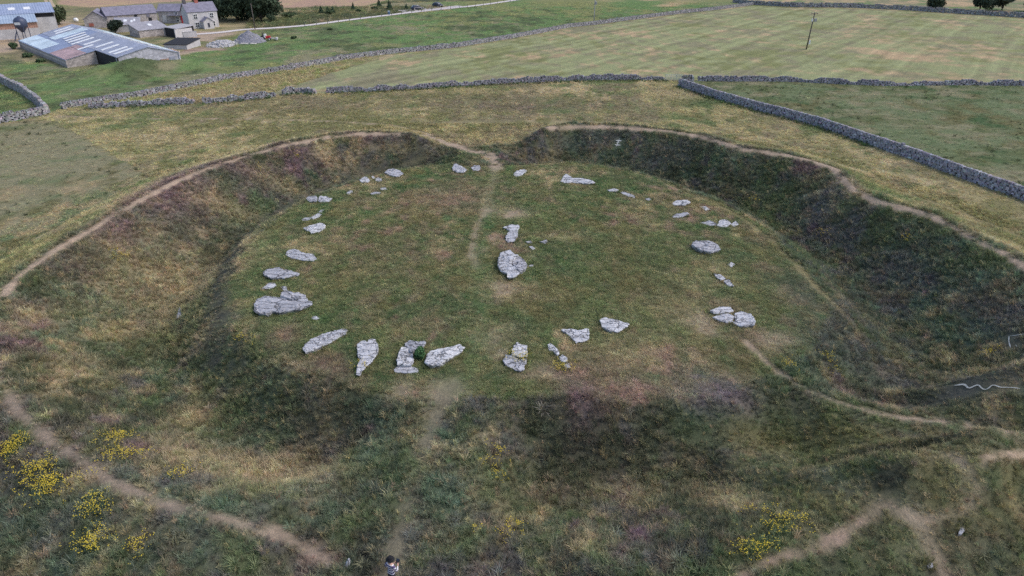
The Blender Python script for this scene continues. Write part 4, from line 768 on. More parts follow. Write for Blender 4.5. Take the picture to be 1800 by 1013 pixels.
def clear_of_stones(x, y):
    ok = np.ones(len(x), bool)
    for _, h, o in STONES:
        a_ = np.array(o); c = a_.mean(0); b_ = c + (a_ - c) * 1.0
        k = np.where((np.abs(x - c[0]) < 4) & (np.abs(y - c[1]) < 4))[0]
        if len(k): ok[k[in_poly(x[k], y[k], [tuple(v) for v in b_])]] = False
    return ok
def grow(name, label, coll, n, box, sel, hmul, spread, bright, seed, dens_noise=1.0, sig=.24):
    x, y = samples(n, *box)
    r, az, rin, rc = ring_coords(x, y); t = (r - rin) / np.maximum(rc - rin, 1)
    k = sel(x, y, r, t); x, y = x[k], y[k]
    k = clear_of_stones(x, y); x, y = x[k], y[k]
    col, hg = ground_color(x, y)
    clump = fbm(x, y, 1.0, 3, seed); k = (hg > .03) & (RNG.uniform(0, 1, len(x)) < np.clip(hg / .12, .2, 1) * (1 - dens_noise * .6 + dens_noise * 1.2 * clump))
    x, y, col, hg, clump = x[k], y[k], col[k], hg[k], clump[k]; m = len(x)
    z = hzs(x, y)
    s = hg * hmul * RNG.lognormal(0, .28, m) * (.65 + .8 * clump)
    lum = (RNG.lognormal(0, sig, m) * (.78 + .44 * fbm(x, y, .8, 2, seed + 3)))[:, None] * (1 + RNG.normal(0, .06, (m, 3)))
    straw = (RNG.uniform(0, 1, m) < max(0, sig - .17) * 1.4)[:, None]
    c = np.where(straw, col * .5 + PAL['tan'] * .5, col) * lum * bright
    rot = np.stack([RNG.normal(.12, .16, m), RNG.normal(-.10, .16, m), RNG.uniform(0, 6.283, m)], 1)
    w = spread * RNG.lognormal(0, .2, m)
    scatter(name, coll, np.stack([x, y, z], 1), rot, np.stack([w * s ** .5, w * s ** .5, s], 1), np.clip(c, 0.004, .8), label)
    return m
tot = [
    grow('bank_grass', 'dark tussocky grass and heath covering the bank and ditch', F_TALL, 330000, (-58, 58, 14, 97),
         lambda x, y, r, t: (t > .0) & (r < 48), 1.0, .6, 1.9, 801),
    grow('plateau_grass', 'short mixed turf on the platform inside the ditch', F_SHORT, 190000, (-26, 26, 30, 82),
         lambda x, y, r, t: t <= .02, 1.0, .55, 2.0, 802),
    grow('rough_grass', 'ochre rough grass between the henge and the walls', F_TALL, 190000, (-110, 90, 30, 150),
         lambda x, y, r, t: (r >= 47) & ~in_poly(x, y, ZONES['right_field']) & ~in_poly(x, y, ZONES['mown']) & ~in_poly(x, y, ZONES['left_field']) & ~in_poly(x, y, ZONES['pasture']) & (y < 140), .9, .85, 1.9, 803, sig=.18),
    grow('field_grass', 'short grazed grass of the side fields', F_SHORT, 120000, (-110, 110, 25, 135),
         lambda x, y, r, t: (r >= 44) & (in_poly(x, y, ZONES['right_field']) | in_poly(x, y, ZONES['left_field'])), 1.0, .8, 1.7, 804, sig=.18),
    grow('pasture_grass', 'green pasture grass beyond the walls', F_SHORT, 110000, (-200, 200, 100, 270),
         lambda x, y, r, t: (in_poly(x, y, ZONES['pasture']) | in_poly(x, y, ZONES['left_strip']) | in_poly(x, y, ZONES['verge']) | in_poly(x, y, ZONES['sliver'])), 1.2, 1.1, 1.8, 805, sig=.18),
]
print('tufts', tot)
# taller growth along the feet of the walls and stones
def fringe(name, label, lines, per_m, h, half, kinds, seed):
    X = []; Y = []
    for p in lines:
        q = resample(p, .25); n = int(len(q) * .25 * per_m); k = RNG.integers(0, len(q), n)
        X.append(q[k, 0] + RNG.normal(0, half, n)); Y.append(q[k, 1] + RNG.normal(0, half, n))
    x = np.concatenate(X); y = np.concatenate(Y); k = clear_of_stones(x, y); x, y = x[k], y[k]; m = len(x)
    c = mosaic(x, y, kinds, [.05] * len(kinds), seed, 4.0) * 1.5 * RNG.lognormal(0, .25, m)[:, None]
    s = h * RNG.lognormal(0, .3, m)
    scatter(name, F_TALL, np.stack([x, y, hzs(x, y)], 1), np.stack([RNG.normal(0, .2, m), RNG.normal(0, .2, m), RNG.uniform(0, 6.28, m)], 1), np.stack([s * .9, s * .9, s], 1), c, label)
fringe('wall_weeds', 'tall dark weeds at the foot of the field walls', [np.array(WL[k]) + np.array([0, -1.0]) for k in ('D1', 'D2', 'D3', 'D4')] + [np.array(WL['F'])[:5] + np.array([-.7, -.9])], 10, .34, .45, ['lush', 'heath', 'scrub'], 901)
fringe('stone_fringe', 'longer grass left uncut around the circle stones', [list(o) + [o[0]] for _, h, o in STONES], 16, .20, .14, ['lush', 'green', 'olive', 'tan'], 903)

def weeds(n):
    x, y = samples(n * 12, -80, 110, 40, 130); k = (in_poly(x, y, ZONES['right_field']) | in_poly(x, y, ZONES['left_field'])) & (fbm(x, y, 6.0, 2, 55) > .56)
    x, y = x[k][:n], y[k][:n]; m = len(x); s = .22 * RNG.lognormal(0, .3, m); c = PAL['heath'] * 1.1 * RNG.lognormal(0, .2, m)[:, None]
    scatter('field_weeds', F_TALL, np.stack([x, y, hzs(x, y)], 1), np.stack([RNG.normal(0, .2, m), RNG.normal(0, .2, m), RNG.uniform(0, 6.28, m)], 1), np.stack([s * 2.2, s * 2.2, s], 1), c, 'dark thistles and weeds dotted over the side fields')
weeds(420)
# ================================================================= white lines marked on the slopes
CHALK = mat_vcol('chalk_mark', 14.0, .9, .3, .2)
for k, lab, nm in (('wave', 'white wavy line drawn on the dark slope at the right edge', 'wavy_ground_mark'), ('angle', 'white angled strokes on the right bank slope', 'angled_ground_mark'),
               ('cross', 'white stroke with three cross bars on the far right bank slope', 'barred_ground_mark')):
    root = empty(nm, (*MARKS[k][0][0], hz(*MARKS[k][0][0])))
    for i, p in enumerate(MARKS[k]):
        o = ribbon('stroke', p, .05 if k != 'cross' else .075, .12, CHALK, .07, color=np.array([.48, .48, .44]), cross=3, wob=.9, seed=77 + i, taper=3)
        v = np.empty(len(o.data.vertices) * 3, np.float32); o.data.vertices.foreach_get('co', v); v = v.reshape(-1, 3) - np.array(root.location, np.float32); o.data.vertices.foreach_set('co', v.ravel())
        o.parent = root
    tag(root, lab, 'ground mark')

# ================================================================= yellow flowers
STEM = mat_plain('flower_stem', (.07, .10, .03), .8, 20); PETAL = mat_plain('yellow_petal', (.60, .46, .03), .7, 30, .3, bs=0)
def flowers(label, c, rx, ry, n, seed):
    rng = np.random.default_rng(seed); sv = []; sf = []; hv = []; hf = []
    rx = max(rx, .35); ry = max(ry, .35); z0 = hz(*c)
    oc = np.array([(1, 0, 0), (0, 1, 0), (-1, 0, 0), (0, -1, 0), (0, 0, 1), (0, 0, -.6)])
    of = [(0, 1, 4), (1, 2, 4), (2, 3, 4), (3, 0, 4), (1, 0, 5), (2, 1, 5), (3, 2, 5), (0, 3, 5)]
    kn = rng.normal(0, .62, (max(6, n // 2), 2)) * np.array([rx, ry])
    for i in range(int(n * 2.0)):
        b = kn[rng.integers(len(kn))]; x, y = b + rng.normal(0, .2, 2); z = hz(c[0] + x, c[1] + y) - z0; h = rng.uniform(.30, .58) + (.12 if 'crack' in label else 0)
        k = len(sv); w = .012
        tx, ty = rng.normal(0, .05, 2)
        sv += [(x - w, y, z - .05), (x + w, y, z - .05), (x, y + w, z - .05), (x + tx, y + ty, z + h)]; sf += [(k, k + 1, k + 3), (k + 1, k + 2, k + 3), (k + 2, k, k + 3)]
        for j in range(rng.integers(2, 6)):
            e = np.array([x + tx, y + ty, z + h]) + rng.normal(0, 1, 3) * np.array([.06, .06, .055]); q = len(hv); rr = rng.uniform(.018, .032)
            hv += [tuple(e + v * rr * np.array([1, 1, .55])) for v in oc]; hf += [tuple(q + a_ for a_ in f) for f in of]
    root = empty('flower_patch', (c[0], c[1], z0)); tag(root, label, 'flowers', 'yellow flower patches in the grass')
    mesh_obj('stem', sv, sf, STEM, root)['kind'] = 'stuff'; mesh_obj('flower_head', hv, hf, PETAL, root)['kind'] = 'stuff'
for i, f in enumerate(FLOWERS):
    flowers(*f, seed=300 + i)
# ================================================================= bushes and trees
LEAF = mat_vcol('foliage', 3.0, .85, .25, 0); BARK = mat_plain('bark', (.055, .045, .035), .9, 4)
def foliage_cloud(blobs, n, size, rng, rgb):
    """leaf sized quads spread through several uneven lobes"""
    w = np.array([b[3] * b[4] * b[5] for b in blobs]); w /= w.sum(); k = rng.choice(len(blobs), n, p=w); B_ = np.array(blobs)[k]
    d = rng.normal(0, 1, (n, 3)); d /= np.linalg.norm(d, axis=1)[:, None]; rr = rng.uniform(.35, 1.0, n) ** .6 * (1 + .28 * (fbm(d[:, 0] * 3 + k * 9.7, d[:, 1] * 3 + d[:, 2] * 2.3, 1.0, 3, 5) - .5) * 2)
    c = B_[:, :3] + d * rr[:, None] * B_[:, 3:6]
    t1 = rng.normal(0, 1, (n, 3)); t1 /= np.linalg.norm(t1, axis=1)[:, None]; t2 = np.cross(t1, d + rng.normal(0, .5, (n, 3))); t2 /= np.linalg.norm(t2, axis=1)[:, None] + 1e-6
    s = size * rng.uniform(.6, 1.3, n)[:, None]
    V = np.stack([c - t1 * s - t2 * s * .6, c + t1 * s - t2 * s * .6, c + t1 * s + t2 * s * .6, c - t1 * s + t2 * s * .6], 1).reshape(-1, 3)
    clump = .7 + .7 * vnoise(c[:, 0] * .9 + 5, c[:, 1] * .9 + c[:, 2] * 1.1, 3)
    col = np.array(rgb)[None] * 1.5 * (rng.lognormal(0, .25, n) * clump)[:, None]
    return V, np.arange(4 * n).reshape(-1, 4), np.repeat(col, 4, 0)
def tree(name, label, loc, h, wx, wy, trunk, n=3500, rgb=(.045, .06, .03), leaf=.22, lobes=7, seed=1, cat='tree', group=None, conifer=False):
    rng = np.random.default_rng(seed); z0 = hz(*loc); root = empty(name, (*loc, z0 - .03)); tag(root, label, cat, group)
    blobs = []
    if conifer:
        for i in range(6):
            f = i / 5; r = wx * (1 - f * .85); blobs.append((rng.normal(0, .05), rng.normal(0, .05), trunk + (h - trunk) * (f * .85 + .08), r, r, (h - trunk) * .16))
    else:
        for i in range(lobes):
            a_ = 6.283 * i / lobes + rng.uniform(-.4, .4); q = rng.uniform(.25, .62) if i else 0
            blobs.append((math.cos(a_) * q * wx, math.sin(a_) * q * wy, trunk + (h - trunk) * rng.uniform(.26, .72), wx * rng.uniform(.38, .6), wy * rng.uniform(.38, .6), (h - trunk) * rng.uniform(.26, .40)))
    V, Q, C = foliage_cloud(blobs, n, leaf, rng, rgb)
    big_mesh('crown', V, Q, LEAF, root, col=C)
    m = MB(); tr = max(.03, h * .028)
    m.tube((0, 0, -.2), (0, 0, trunk + (h - trunk) * .35), tr, tr * .6, 8)
    for b in blobs[:6]: m.tube((0, 0, trunk * .8), (b[0] * .8, b[1] * .8, b[2]), tr * .45, tr * .15, 6)
    m.build('trunk', BARK, root, smooth=True)
    return root
tree('bush', 'small dark green bush growing between the front stones', (-5.9, 36.95), .85, .42, .42, .15, 900, (.035, .075, .03), .055, 6, 5, 'bush')
tree('bramble_thicket', 'low dark scrub filling the hollow of the mound at lower right', (19.7, 26.9), 1.5, 2.3, 1.2, .35, 9000, (.030, .036, .024), .06, 12, 6, 'bush')
TG = 'trees round the farm'
tree('broadleaf_tree', 'broad dark tree right of the farmhouse, its trunk showing below', (-73.6, 214), 10.5, 6.4, 5.5, .8, 11000, (.035, .05, .03), .26, 9, 12, group=TG)
tree('broadleaf_tree', 'dark tree between the farmhouse and the trunked tree', (-81.5, 216), 10.5, 6.6, 5.5, .1, 11000, (.03, .045, .027), .26, 9, 13, group=TG)
tree('broadleaf_tree', 'dark tree directly behind the farmhouse gable', (-88.5, 221), 9.5, 6.0, 5.0, .1, 9000, (.03, .043, .027), .26, 8, 14, group=TG)
tree('bush', 'rounded dark bush under the tree by the lane', (-70.3, 212.5), 2.6, 1.5, 1.3, .2, 1800, (.035, .05, .03), .14, 6, 15, 'bush')
tree('bush', 'dark bush in the yard between barns', (-103.2, 188.3), 3.6, 2.3, 1.8, .4, 2600, (.03, .042, .03), .16, 7, 16, 'bush')
for i, (x, w, h, lab) in enumerate([(-147, 6, 5.0, 'dark hedge tree behind the left barn, at the picture edge'), (-138, 5.5, 5.4, 'dark hedge tree behind the middle of the left barn'), (-130, 5, 5.0, 'dark hedge tree behind the right end of the left barn')]):
    tree('hedge_tree', lab, (x, 203 + i * 2), h, w, 2.5, .3, 3500, (.045, .06, .03), .24, 8, 20 + i, group='hedge behind the left barn')
tree('round_tree', 'lone dark round tree standing on the far wall, top right', (141.5, 246), 5.4, 3.4, 3.0, .4, 4000, (.032, .045, .03), .2, 8, 31)
tree('broadleaf_tree', 'dark tree, left of the clump in the top right corner', (155.0, 243), 6.8, 4.0, 3.5, .5, 4500, (.032, .045, .032), .22, 8, 32, group='trees in the top right corner')
tree('broadleaf_tree', 'grey-green tree in the middle of the top right clump', (163.0, 244), 7.0, 4.4, 3.6, .6, 4500, (.05, .06, .045), .22, 8, 33, group='trees in the top right corner')
tree('broadleaf_tree', 'grey-green tree cut off by the right picture edge at top', (170.5, 239), 7.5, 4.4, 3.6, .6, 4500, (.045, .055, .04), .22, 8, 34, group='trees in the top right corner')
for i, (x, y, h, lab) in enumerate([(-61.4, 235.7, 2.5, 'small conifer, leftmost of the three by the lane'), (-59.6, 237.3, 2.0, 'small conifer, middle of the three by the lane'), (-57.9, 236.8, 2.0, 'small conifer, right of the three by the lane'),
        (-53, 245, 2.4, 'lone small conifer below the ploughed field'), (-46.1, 255, 2.6, 'small conifer at the corner of the ploughed field'), (-41, 246, 3.4, 'tallest small conifer above the blue bin'), (-35.5, 247, 1.8, 'small conifer just left of the parked cars')]):
    tree('young_conifer', lab, (x, y), h, h * .34, h * .34, .1, 700, (.03, .05, .03), .12, 6, 40 + i, group='young conifers along the lane', conifer=True)
for i, (x, y, w, h, lab) in enumerate([(-58.2, 233, 1.8, 1.3, 'low scrub bush beside the lane, below the three conifers'), (-50, 239, 1.4, .9, 'low scrub bush on the verge below the lone conifer'), (-68, 224, 3.2, 1.6, 'wide low scrub on the mound behind the lane'), (-46, 247, 1.6, 1.0, 'low scrub bush at the ploughed field corner'),
        (-54.5, 180, .8, .7, 'small dark weed clump right of the red machine'), (-49.3, 196.6, .8, .5, 'small dark weed clump in the pasture under the lane'), (-66, 183, 1.5, .9, 'dark bush on top of the gravel heap side'), (-76.5, 165.2, .8, .6, 'dark weed clump by the yard wall end'), (-113.5, 163.3, 1.3, 1.5, 'dark shrub at the left corner of the big shed'),
        (-103.5, 152.5, 1.6, .9, 'dark weeds along the big shed side wall, middle'), (-97.0, 145.9, 1.5, .8, 'dark weeds along the big shed side wall, near corner')]):
    tree('scrub_bush', lab, (x, y), h, w, w * .7, .05, 700, (.04, .06, .03), .13, 5, 60 + i, 'bush', group='scrub bushes near the farm')

# ================================================================= lane, track and farm ground
GRAVEL = mat_vcol('gravel', 2.0, .95, .15, .2)
tag(ribbon('lane', LINES['lane'], 1.35, 2.0, GRAVEL, .07, color=lin((208, 200, 196)), cross=3, wob=.1), kind='structure')
tag(ribbon('lane_parking', [(-36.5, 240.6), (-32, 243.2), (-25, 249), (-17, 256)], 3.0, 2.0, GRAVEL, .10, color=lin((196, 188, 186)), cross=3, wob=.1), kind='structure')
for dx in (-.9, .9):
    tag(ribbon('farm_track', [(x + dx, y) for x, y in LINES['track'][:4]], .55, 2.0, GRAVEL, .07, color=lin((178, 160, 134)), cross=3, wob=.2), kind='structure')

# ================================================================= farm buildings
SLATE = mat_plain('slate', (.21, .20, .26), .7, 1.2, .25, bs=.4); STONEW = mat_masonry('rubble_wall', (.38, .34, .33), (.42, .38, .36)); RENDER = mat_plain('pale_render', (.54, .52, .53), .85, 1.0, .12)
CONC = mat_plain('concrete_panel', (.48, .47, .48), .9, .6, .2); TIMBER = mat_corrugated('rusty_boarding', (.42, .25, .19), (.83, .56), .8, .3, .5); DARK = mat_plain('dark_and_interior_shade', (.02, .02, .025), .9)  # DARK also paints the shade inside openings and open sheds
WHITE = mat_plain('white_paint', (.78, .78, .78), .6, 2, .06); GLASS = mat_plain('dark_glass', (.03, .035, .05), .15, 2, .1, bs=0); RED = mat_plain('red_paint', (.5, .02, .03), .5, 2, .1)
E_S = (.7071, -.7071); E_D = (.7071, .7071)
SHEET = mat_corrugated('roof_sheet', (.31, .33, .41), E_S, .55, .22, .5); SHEETB = mat_corrugated('blue_sheet', (.24, .28, .40), E_S, .5, .15, .5); PALE = mat_corrugated('pale_sheet', (.58, .68, .74), E_S, .5, .25, .5)
RUST = mat_corrugated('rusty_sheet', (.38, .26, .26), E_S, .7, .45, .6); MINT = mat_corrugated('mint_sheet', (.50, .58, .58), E_S, .55, .3, .5); ROOFL = mat_plain('rooflight', (.80, .80, .80), .4, 1.5, .12, bs=0)
LROOF = mat_corrugated('barn_sheet', (.30, .35, .48), (.83, .56), .5, .15, .6); LROOF2 = mat_corrugated('barn_sheet_light', (.36, .43, .53), (.83, .56), .5, .15, .6); BRICKRED = mat_plain('red_brick', (.36, .12, .09), .9)

class Frame:
    """local building frame: s along the front, d to the back, z up"""
    def __init__(f, FL, FR):
        f.o = np.array(FL, float); v = np.array(FR, float) - f.o; f.L = float(np.hypot(*v)); f.u = v / f.L; f.v = np.array([-f.u[1], f.u[0]]); f.z = hz(*FL)
    def p(f, s, d, z): q = f.u * s + f.v * d; return (q[0], q[1], z)           # relative to the root at FL
def house_root(name, fr, label, cat='building', group=None):
    r = empty(name, (*fr.o, fr.z)); tag(r, label, cat, group); return r
def prism_wall(fr, root, s0, s1, d0, d1, he, hr, mat, ridge='s', name='wall'):
    m = MB(); p = fr.p; zb = -.5
    if ridge == 's':
        mid = (d0 + d1) / 2; A = [(d0, zb), (d1, zb), (d1, he), (mid, hr), (d0, he)]
        vs = [p(s0, d, z) for d, z in A] + [p(s1, d, z) for d, z in A]
    else:
        mid = (s0 + s1) / 2; A = [(s0, zb), (s1, zb), (s1, he), (mid, hr), (s0, he)]
        vs = [p(s, d0, z) for s, z in A] + [p(s, d1, z) for s, z in A]
    m.add(vs, [(4, 3, 2, 1, 0), (5, 6, 7, 8, 9)] + [(i, (i + 1) % 5, 5 + (i + 1) % 5, 5 + i) for i in range(5)])
    return m.build(name, mat, root)
def roof(fr, root, s0, s1, d0, d1, he, hr, mat, ridge='s', ov=.25, th=.12):
    p = fr.p; out = []; lift = .10
    if ridge == 's':
        mid = (d0 + d1) / 2; k = (hr - he) / (mid - d0); e = he - k * ov
        for a_, in ((d0 - ov,), (d1 + ov,)):
            out.append(MB().slab([p(s0 - ov, a_, e + lift), p(s1 + ov, a_, e + lift), p(s1 + ov, mid, hr + lift), p(s0 - ov, mid, hr + lift)], th).build('roof_slope', mat, root))
    else:
        mid = (s0 + s1) / 2; k = (hr - he) / (mid - s0); e = he - k * ov
        for a_ in (s0 - ov, s1 + ov):
            out.append(MB().slab([p(a_, d0 - ov, e + lift), p(a_, d1 + ov, e + lift), p(mid, d1 + ov, hr + lift), p(mid, d0 - ov, hr + lift)], th).build('roof_slope', mat, root))
    return out
def opening(fr, root, s, z, w, h, name, mat, pane=None, d=0.0, bars=True):
    """a frame proud of the wall with its pane or leaf"""
    p = fr.p; c = p(s, d - .03, z); b = MB().box(c, (w, .14, h), tuple(fr.u)).build(name, mat, root)
    if pane:
        nb = 2 if bars else 1
        for i in range(nb):
            for j in range(nb):
                cc = p(s + (i - (nb - 1) / 2) * w * .44, d - .105, z + (j - (nb - 1) / 2) * h * .46)
                MB().box(cc, (w * (.36 if bars else .8), .03, h * (.38 if bars else .84)), tuple(fr.u)).build('pane', pane, b)
    return b

# farmhouse
f = Frame((-87.7, 197.6), (-81.6, 202.4)); r = house_root('farmhouse', f, 'pale farmhouse with slate roof, small porch and four white windows', 'house'); L_ = f.L
prism_wall(f, r, 0, L_, 0, 6.0, 4.3, 6.3, RENDER); roof(f, r, 0, L_, 0, 6.0, 4.3, 6.3, SLATE)
for s, z in ((1.9, 3.05), (6.2, 3.1), (2.0, .95), (6.3, 1.0)): opening(f, r, s, z, 1.1, 1.35, 'window', WHITE, GLASS)
MB().box(f.p(.5, 3.0, 6.5), (.7, .9, 1.3), tuple(f.u)).build('chimney', mat_plain('sooty_stack', (.10, .09, .10), .9), r); MB().box(f.p(3.6, 3.0, 6.5), (.9, .7, 1.0), tuple(f.u)).build('chimney', BRICKRED, r)
po = prism_wall(f, r, 3.0, 5.6, -2.6, 0, 1.9, 2.9, RENDER, 'd', 'porch')
for q in roof(f, po, 3.0, 5.6, -2.6, -.05, 1.9, 2.9, SLATE, 'd', .18, .08): q.name = 'porch_roof'
opening(f, po, 4.3, 1.0, .5, 1.1, 'porch_window', SLATE, GLASS, -2.6, False)
# joined ranges of stone barns
f = Frame((-101.2, 209.0), (-92.6, 209.8)); r = house_root('stone_cottage_range', f, 'low stone range with a bright red door beside the farmhouse', 'house')
prism_wall(f, r, 0, f.L, 0, 5.5, 3.3, 4.9, STONEW); roof(f, r, 0, f.L, 0, 5.5, 3.3, 4.9, SLATE)
opening(f, r, 6.6, 1.0, .95, 2.0, 'door', RED); opening(f, r, 5.2, 1.1, .9, 1.6, 'window', WHITE, GLASS); opening(f, r, 5.0, 2.7, .9, .8, 'window', WHITE, GLASS); opening(f, r, 1.6, 1.2, 1.1, 1.9, 'door', CONC)
MB().box(f.p(4.7, -.6, 2.2), (3.6, 1.3, .12), tuple(f.u)).build('canopy', SLATE, r)
f = Frame((-111.2, 200.2), (-101.4, 208.8)); r = house_root('long_stone_barn', f, 'long stone barn with slate roof and dark loft openings', 'barn')
prism_wall(f, r, 0, f.L, 0, 6, 3.0, 4.9, STONEW); roof(f, r, 0, f.L, 0, 6, 3.0, 4.9, SLATE)
for s, z, w, h, mt in ((2.2, 2.1, .9, 1.0, SLATE), (7.4, 2.4, .8, .9, DARK), (10.6, 2.5, .8, 1.0, SLATE), (11.0, 1.1, .8, 1.4, DARK)): opening(f, r, s, z, w, h, 'loft_opening', mt)
f = Frame((-116.6, 198.2), (-111.3, 200.2)); r = house_root('stone_barn_wing', f, 'stone barn wing with its gable end facing the yard', 'barn')
prism_wall(f, r, 0, f.L, 0, 8, 2.4, 4.3, STONEW, 'd'); roof(f, r, 0, f.L, 0, 8, 2.4, 4.3, SLATE, 'd'); opening(f, r, 1.6, .9, 1.1, .8, 'loft_opening', BRICKRED)
# sheds in front of them
def lean_shed(name, FL, FR, dep, h0, h1, wall_m, roof_m, label, lights=()):
    f = Frame(FL, FR); r = house_root(name, f, label, 'shed'); p = f.p; L = f.L
    m = MB(); vs = [p(0, 0, -.4), p(L, 0, -.4), p(L, dep, -.4), p(0, dep, -.4), p(0, 0, h0), p(L, 0, h0), p(L, dep, h1), p(0, dep, h1)]
    m.add(vs, [(3, 2, 1, 0), (4, 5, 6, 7), (0, 1, 5, 4), (1, 2, 6, 5), (2, 3, 7, 6), (3, 0, 4, 7)]); m.build('wall', wall_m, r)
    rf = MB().slab([p(-.2, -.2, h0 + .12), p(L + .2, -.2, h0 + .12), p(L + .2, dep + .2, h1 + .12), p(-.2, dep + .2, h1 + .12)], .1).build('roof', roof_m, r)
    k = (h1 - h0) / dep
    for s, d, w, l in lights:
        MB().slab([p(s, d, h0 + k * d + .17), p(s + w, d, h0 + k * d + .17), p(s + w, d + l, h0 + k * (d + l) + .17), p(s, d + l, h0 + k * (d + l) + .17)], .05).build('skylight', ROOFL, rf)
    return f, r
GREYS = mat_plain('old_asbestos', (.32, .31, .34), .85, 1.0, .25)
lean_shed('grey_shed', (-104.4, 190.3), (-98.8, 192.6), 6, 1.7, 2.9, CONC, GREYS, 'grey lean-to shed with two small rooflights right of the yard bush', ((2.2, 2.6, .8, 1.6), (3.9, 1.8, .5, 1.8), (4.6, 2.6, .4, 1.8)))
lean_shed('grey_shed', (-93.4, 181.0), (-88.4, 186.6), 6, 1.6, 2.9, STONEW, GREYS, 'stone shed with one white rooflight in front of the long barn', ((3.8, 2.6, .9, 1.4),))
f, r = lean_shed('open_shed', (-88.2, 184.0), (-83.6, 180.6), 4.5, 2.1, 2.5, DARK, mat_plain('concrete_slab', (.42, .40, .41), .9), 'open-fronted shed with flat concrete roof and its inside shade painted dark')  # solid block; near-black colour stands in for the shade inside
MB().box(f.p(f.L + .15, 1.5, .9), (.3, 4.6, 2.4), tuple(f.u)).build('end_wall', RENDER, r)
MB().box(f.p(-.15, 1.5, .8), (.3, 3.6, 2.2), tuple(f.u)).build('end_wall', STONEW, r)
f = Frame((-82.6, 181.4), (-79.8, 182.8)); r = house_root('yard_wall', f, 'short white yard wall beside the open shed', 'wall'); MB().box(f.p(f.L / 2, 0, .55), (f.L, .3, 1.5), tuple(f.u)).build('panel', RENDER, r); MB().box(f.p(f.L / 2, 0, 1.34), (f.L + .1, .4, .1), tuple(f.u)).build('coping', CONC, r)
lean_shed('low_shed', (-78.8, 162.2), (-73.4, 161.6), 6, .9, 1.5, CONC, DARK, 'low dark-roofed shed with pale block end beside the big barn')
# big sheeted barn
O = np.array([-112.7, 164.6]); zb = hz(*O); root = empty('sheeted_barn', (*O, zb)); tag(root, 'wide low barn with patched blue-grey sheet roof and white rooflight strips', 'barn')
sO = (O[0] - O[1]) * .7071; dO = (O[0] + O[1]) * .7071
def bp(s, d, z): a_ = s - sO; b_ = d - dO; return (a_ * E_S[0] + b_ * E_D[0], a_ * E_S[1] + b_ * E_D[1], z)
D0, DV, DR, DE = dO, 42.3, 48.4, 54.0; S0, S1, S2 = -197.0, -160.8, -148.6; Z0, ZV, ZR, ZE = 1.6, 2.78, 4.1, 2.5
def zl(d): return Z0 + (d - D0) * (ZR - Z0) / (DR - D0) if d <= DR else ZR - (d - DR) * (ZR - ZE) / (DE - DR)
def patch(s0, s1, d0, d1, mat, name, up=.0, th=.08): return MB().slab([bp(s0, d0, zl(d0) + up), bp(s1, d0, zl(d0) + up), bp(s1, d1, zl(d1) + up), bp(s0, d1, zl(d1) + up)], th).build(name, mat, root)
patch(S0, S1, D0 - .2, DV, SHEETB, 'roof_slope'); patch(S0, S2, DV, DR, SHEETB, 'roof_slope'); patch(S0, S2, DR, DE + .2, SHEET, 'roof_slope')
patch(-178, S2, DV + .02, DR - .02, SHEET, 'roof_sheet', .05, .04); patch(-197, -189.5, 41.5, DR - .02, SHEET, 'roof_sheet', .05, .04)
patch(-196.8, -178.5, D0, 40.4, PALE, 'roof_sheet', .06, .05); patch(-189, -184.5, 41, DR - .1, PALE, 'roof_sheet', .06, .05); patch(-172, S1, D0 - .1, 40.6, RUST, 'roof_sheet', .06, .05); patch(-171.8, -166, 40.7, 42, RUST, 'roof_sheet', .07, .05)
patch(-192, S2 - 3, 51.6, DE + .1, MINT, 'roof_sheet', .06, .05)
for s, d0, d1 in ((-194.5, 43.5, 47.2), (-191.6, 43, 47), (-182.5, 42.2, 46.8), (-179.6, 41.8, 46.2), (-177.0, 41.6, 46.0), (-174.0, 41.4, 46.0), (-169.5, 42.6, 46.0), (-166.8, 40.5, 43.6), (-163.4, 43.0, 46.5), (-159.2, 42.8, 46.3), (-154.8, 42.8, 46.4), (-152.2, 42.9, 46.5),
                (-181, 49.8, 52.2), (-177, 49.8, 52.4), (-172.5, 49.6, 52.4), (-168.5, 49.8, 52.4), (-164, 49.8, 52.4), (-159.4, 49.8, 52.5), (-155, 50.2, 52.8)):
    patch(s, s + 1.1, d0, d1, ROOFL, 'rooflight', .12, .05)
BLOCK = mat_masonry('block_wall', (.42, .42, .47), (.34, .34, .38), .45, .25, .2)
def wallq(a0, a1, mat, nm):
    (s0, d0), (s1, d1) = a0, a1; z0_, z1_ = zl(d0) - .1, zl(d1) - .1
    p0, p1 = np.array(bp(s0, d0, -.6)[:2]), np.array(bp(s1, d1, -.6)[:2]); n = np.array([-(p1 - p0)[1], (p1 - p0)[0]]); n = n / np.linalg.norm(n) * .12
    vs = []
    for sg_ in (-1, 1):
        for q, z in ((p0, -.6), (p1, -.6), (p1, z1_), (p0, z0_)): vs.append((*(q + n * sg_), z))
    MB().add(vs, [(0, 1, 2, 3), (7, 6, 5, 4), (0, 4, 5, 1), (1, 5, 6, 2), (2, 6, 7, 3), (3, 7, 4, 0)]).build(nm, mat, root)
wallq((S0, D0), (S1, D0), STONEW, 'wall'); wallq((S1 - .3, D0), (S1 - .3, DV), STONEW, 'wall'); wallq((S1, DV + .2), (S2, DV + .2), DARK, 'wall'); wallq((S2 - .3, DV), (S2 - .3, DR), BLOCK, 'wall'); wallq((S2 - .3, DR), (S2 - .3, DE), BLOCK, 'wall')  # the DARK side paints the shade of the open interior
wallq((S0, DE), (S2, DE), BLOCK, 'wall'); wallq((S0, D0), (S0, DR), STONEW, 'wall'); wallq((S0, DR), (S0, DE), STONEW, 'wall')
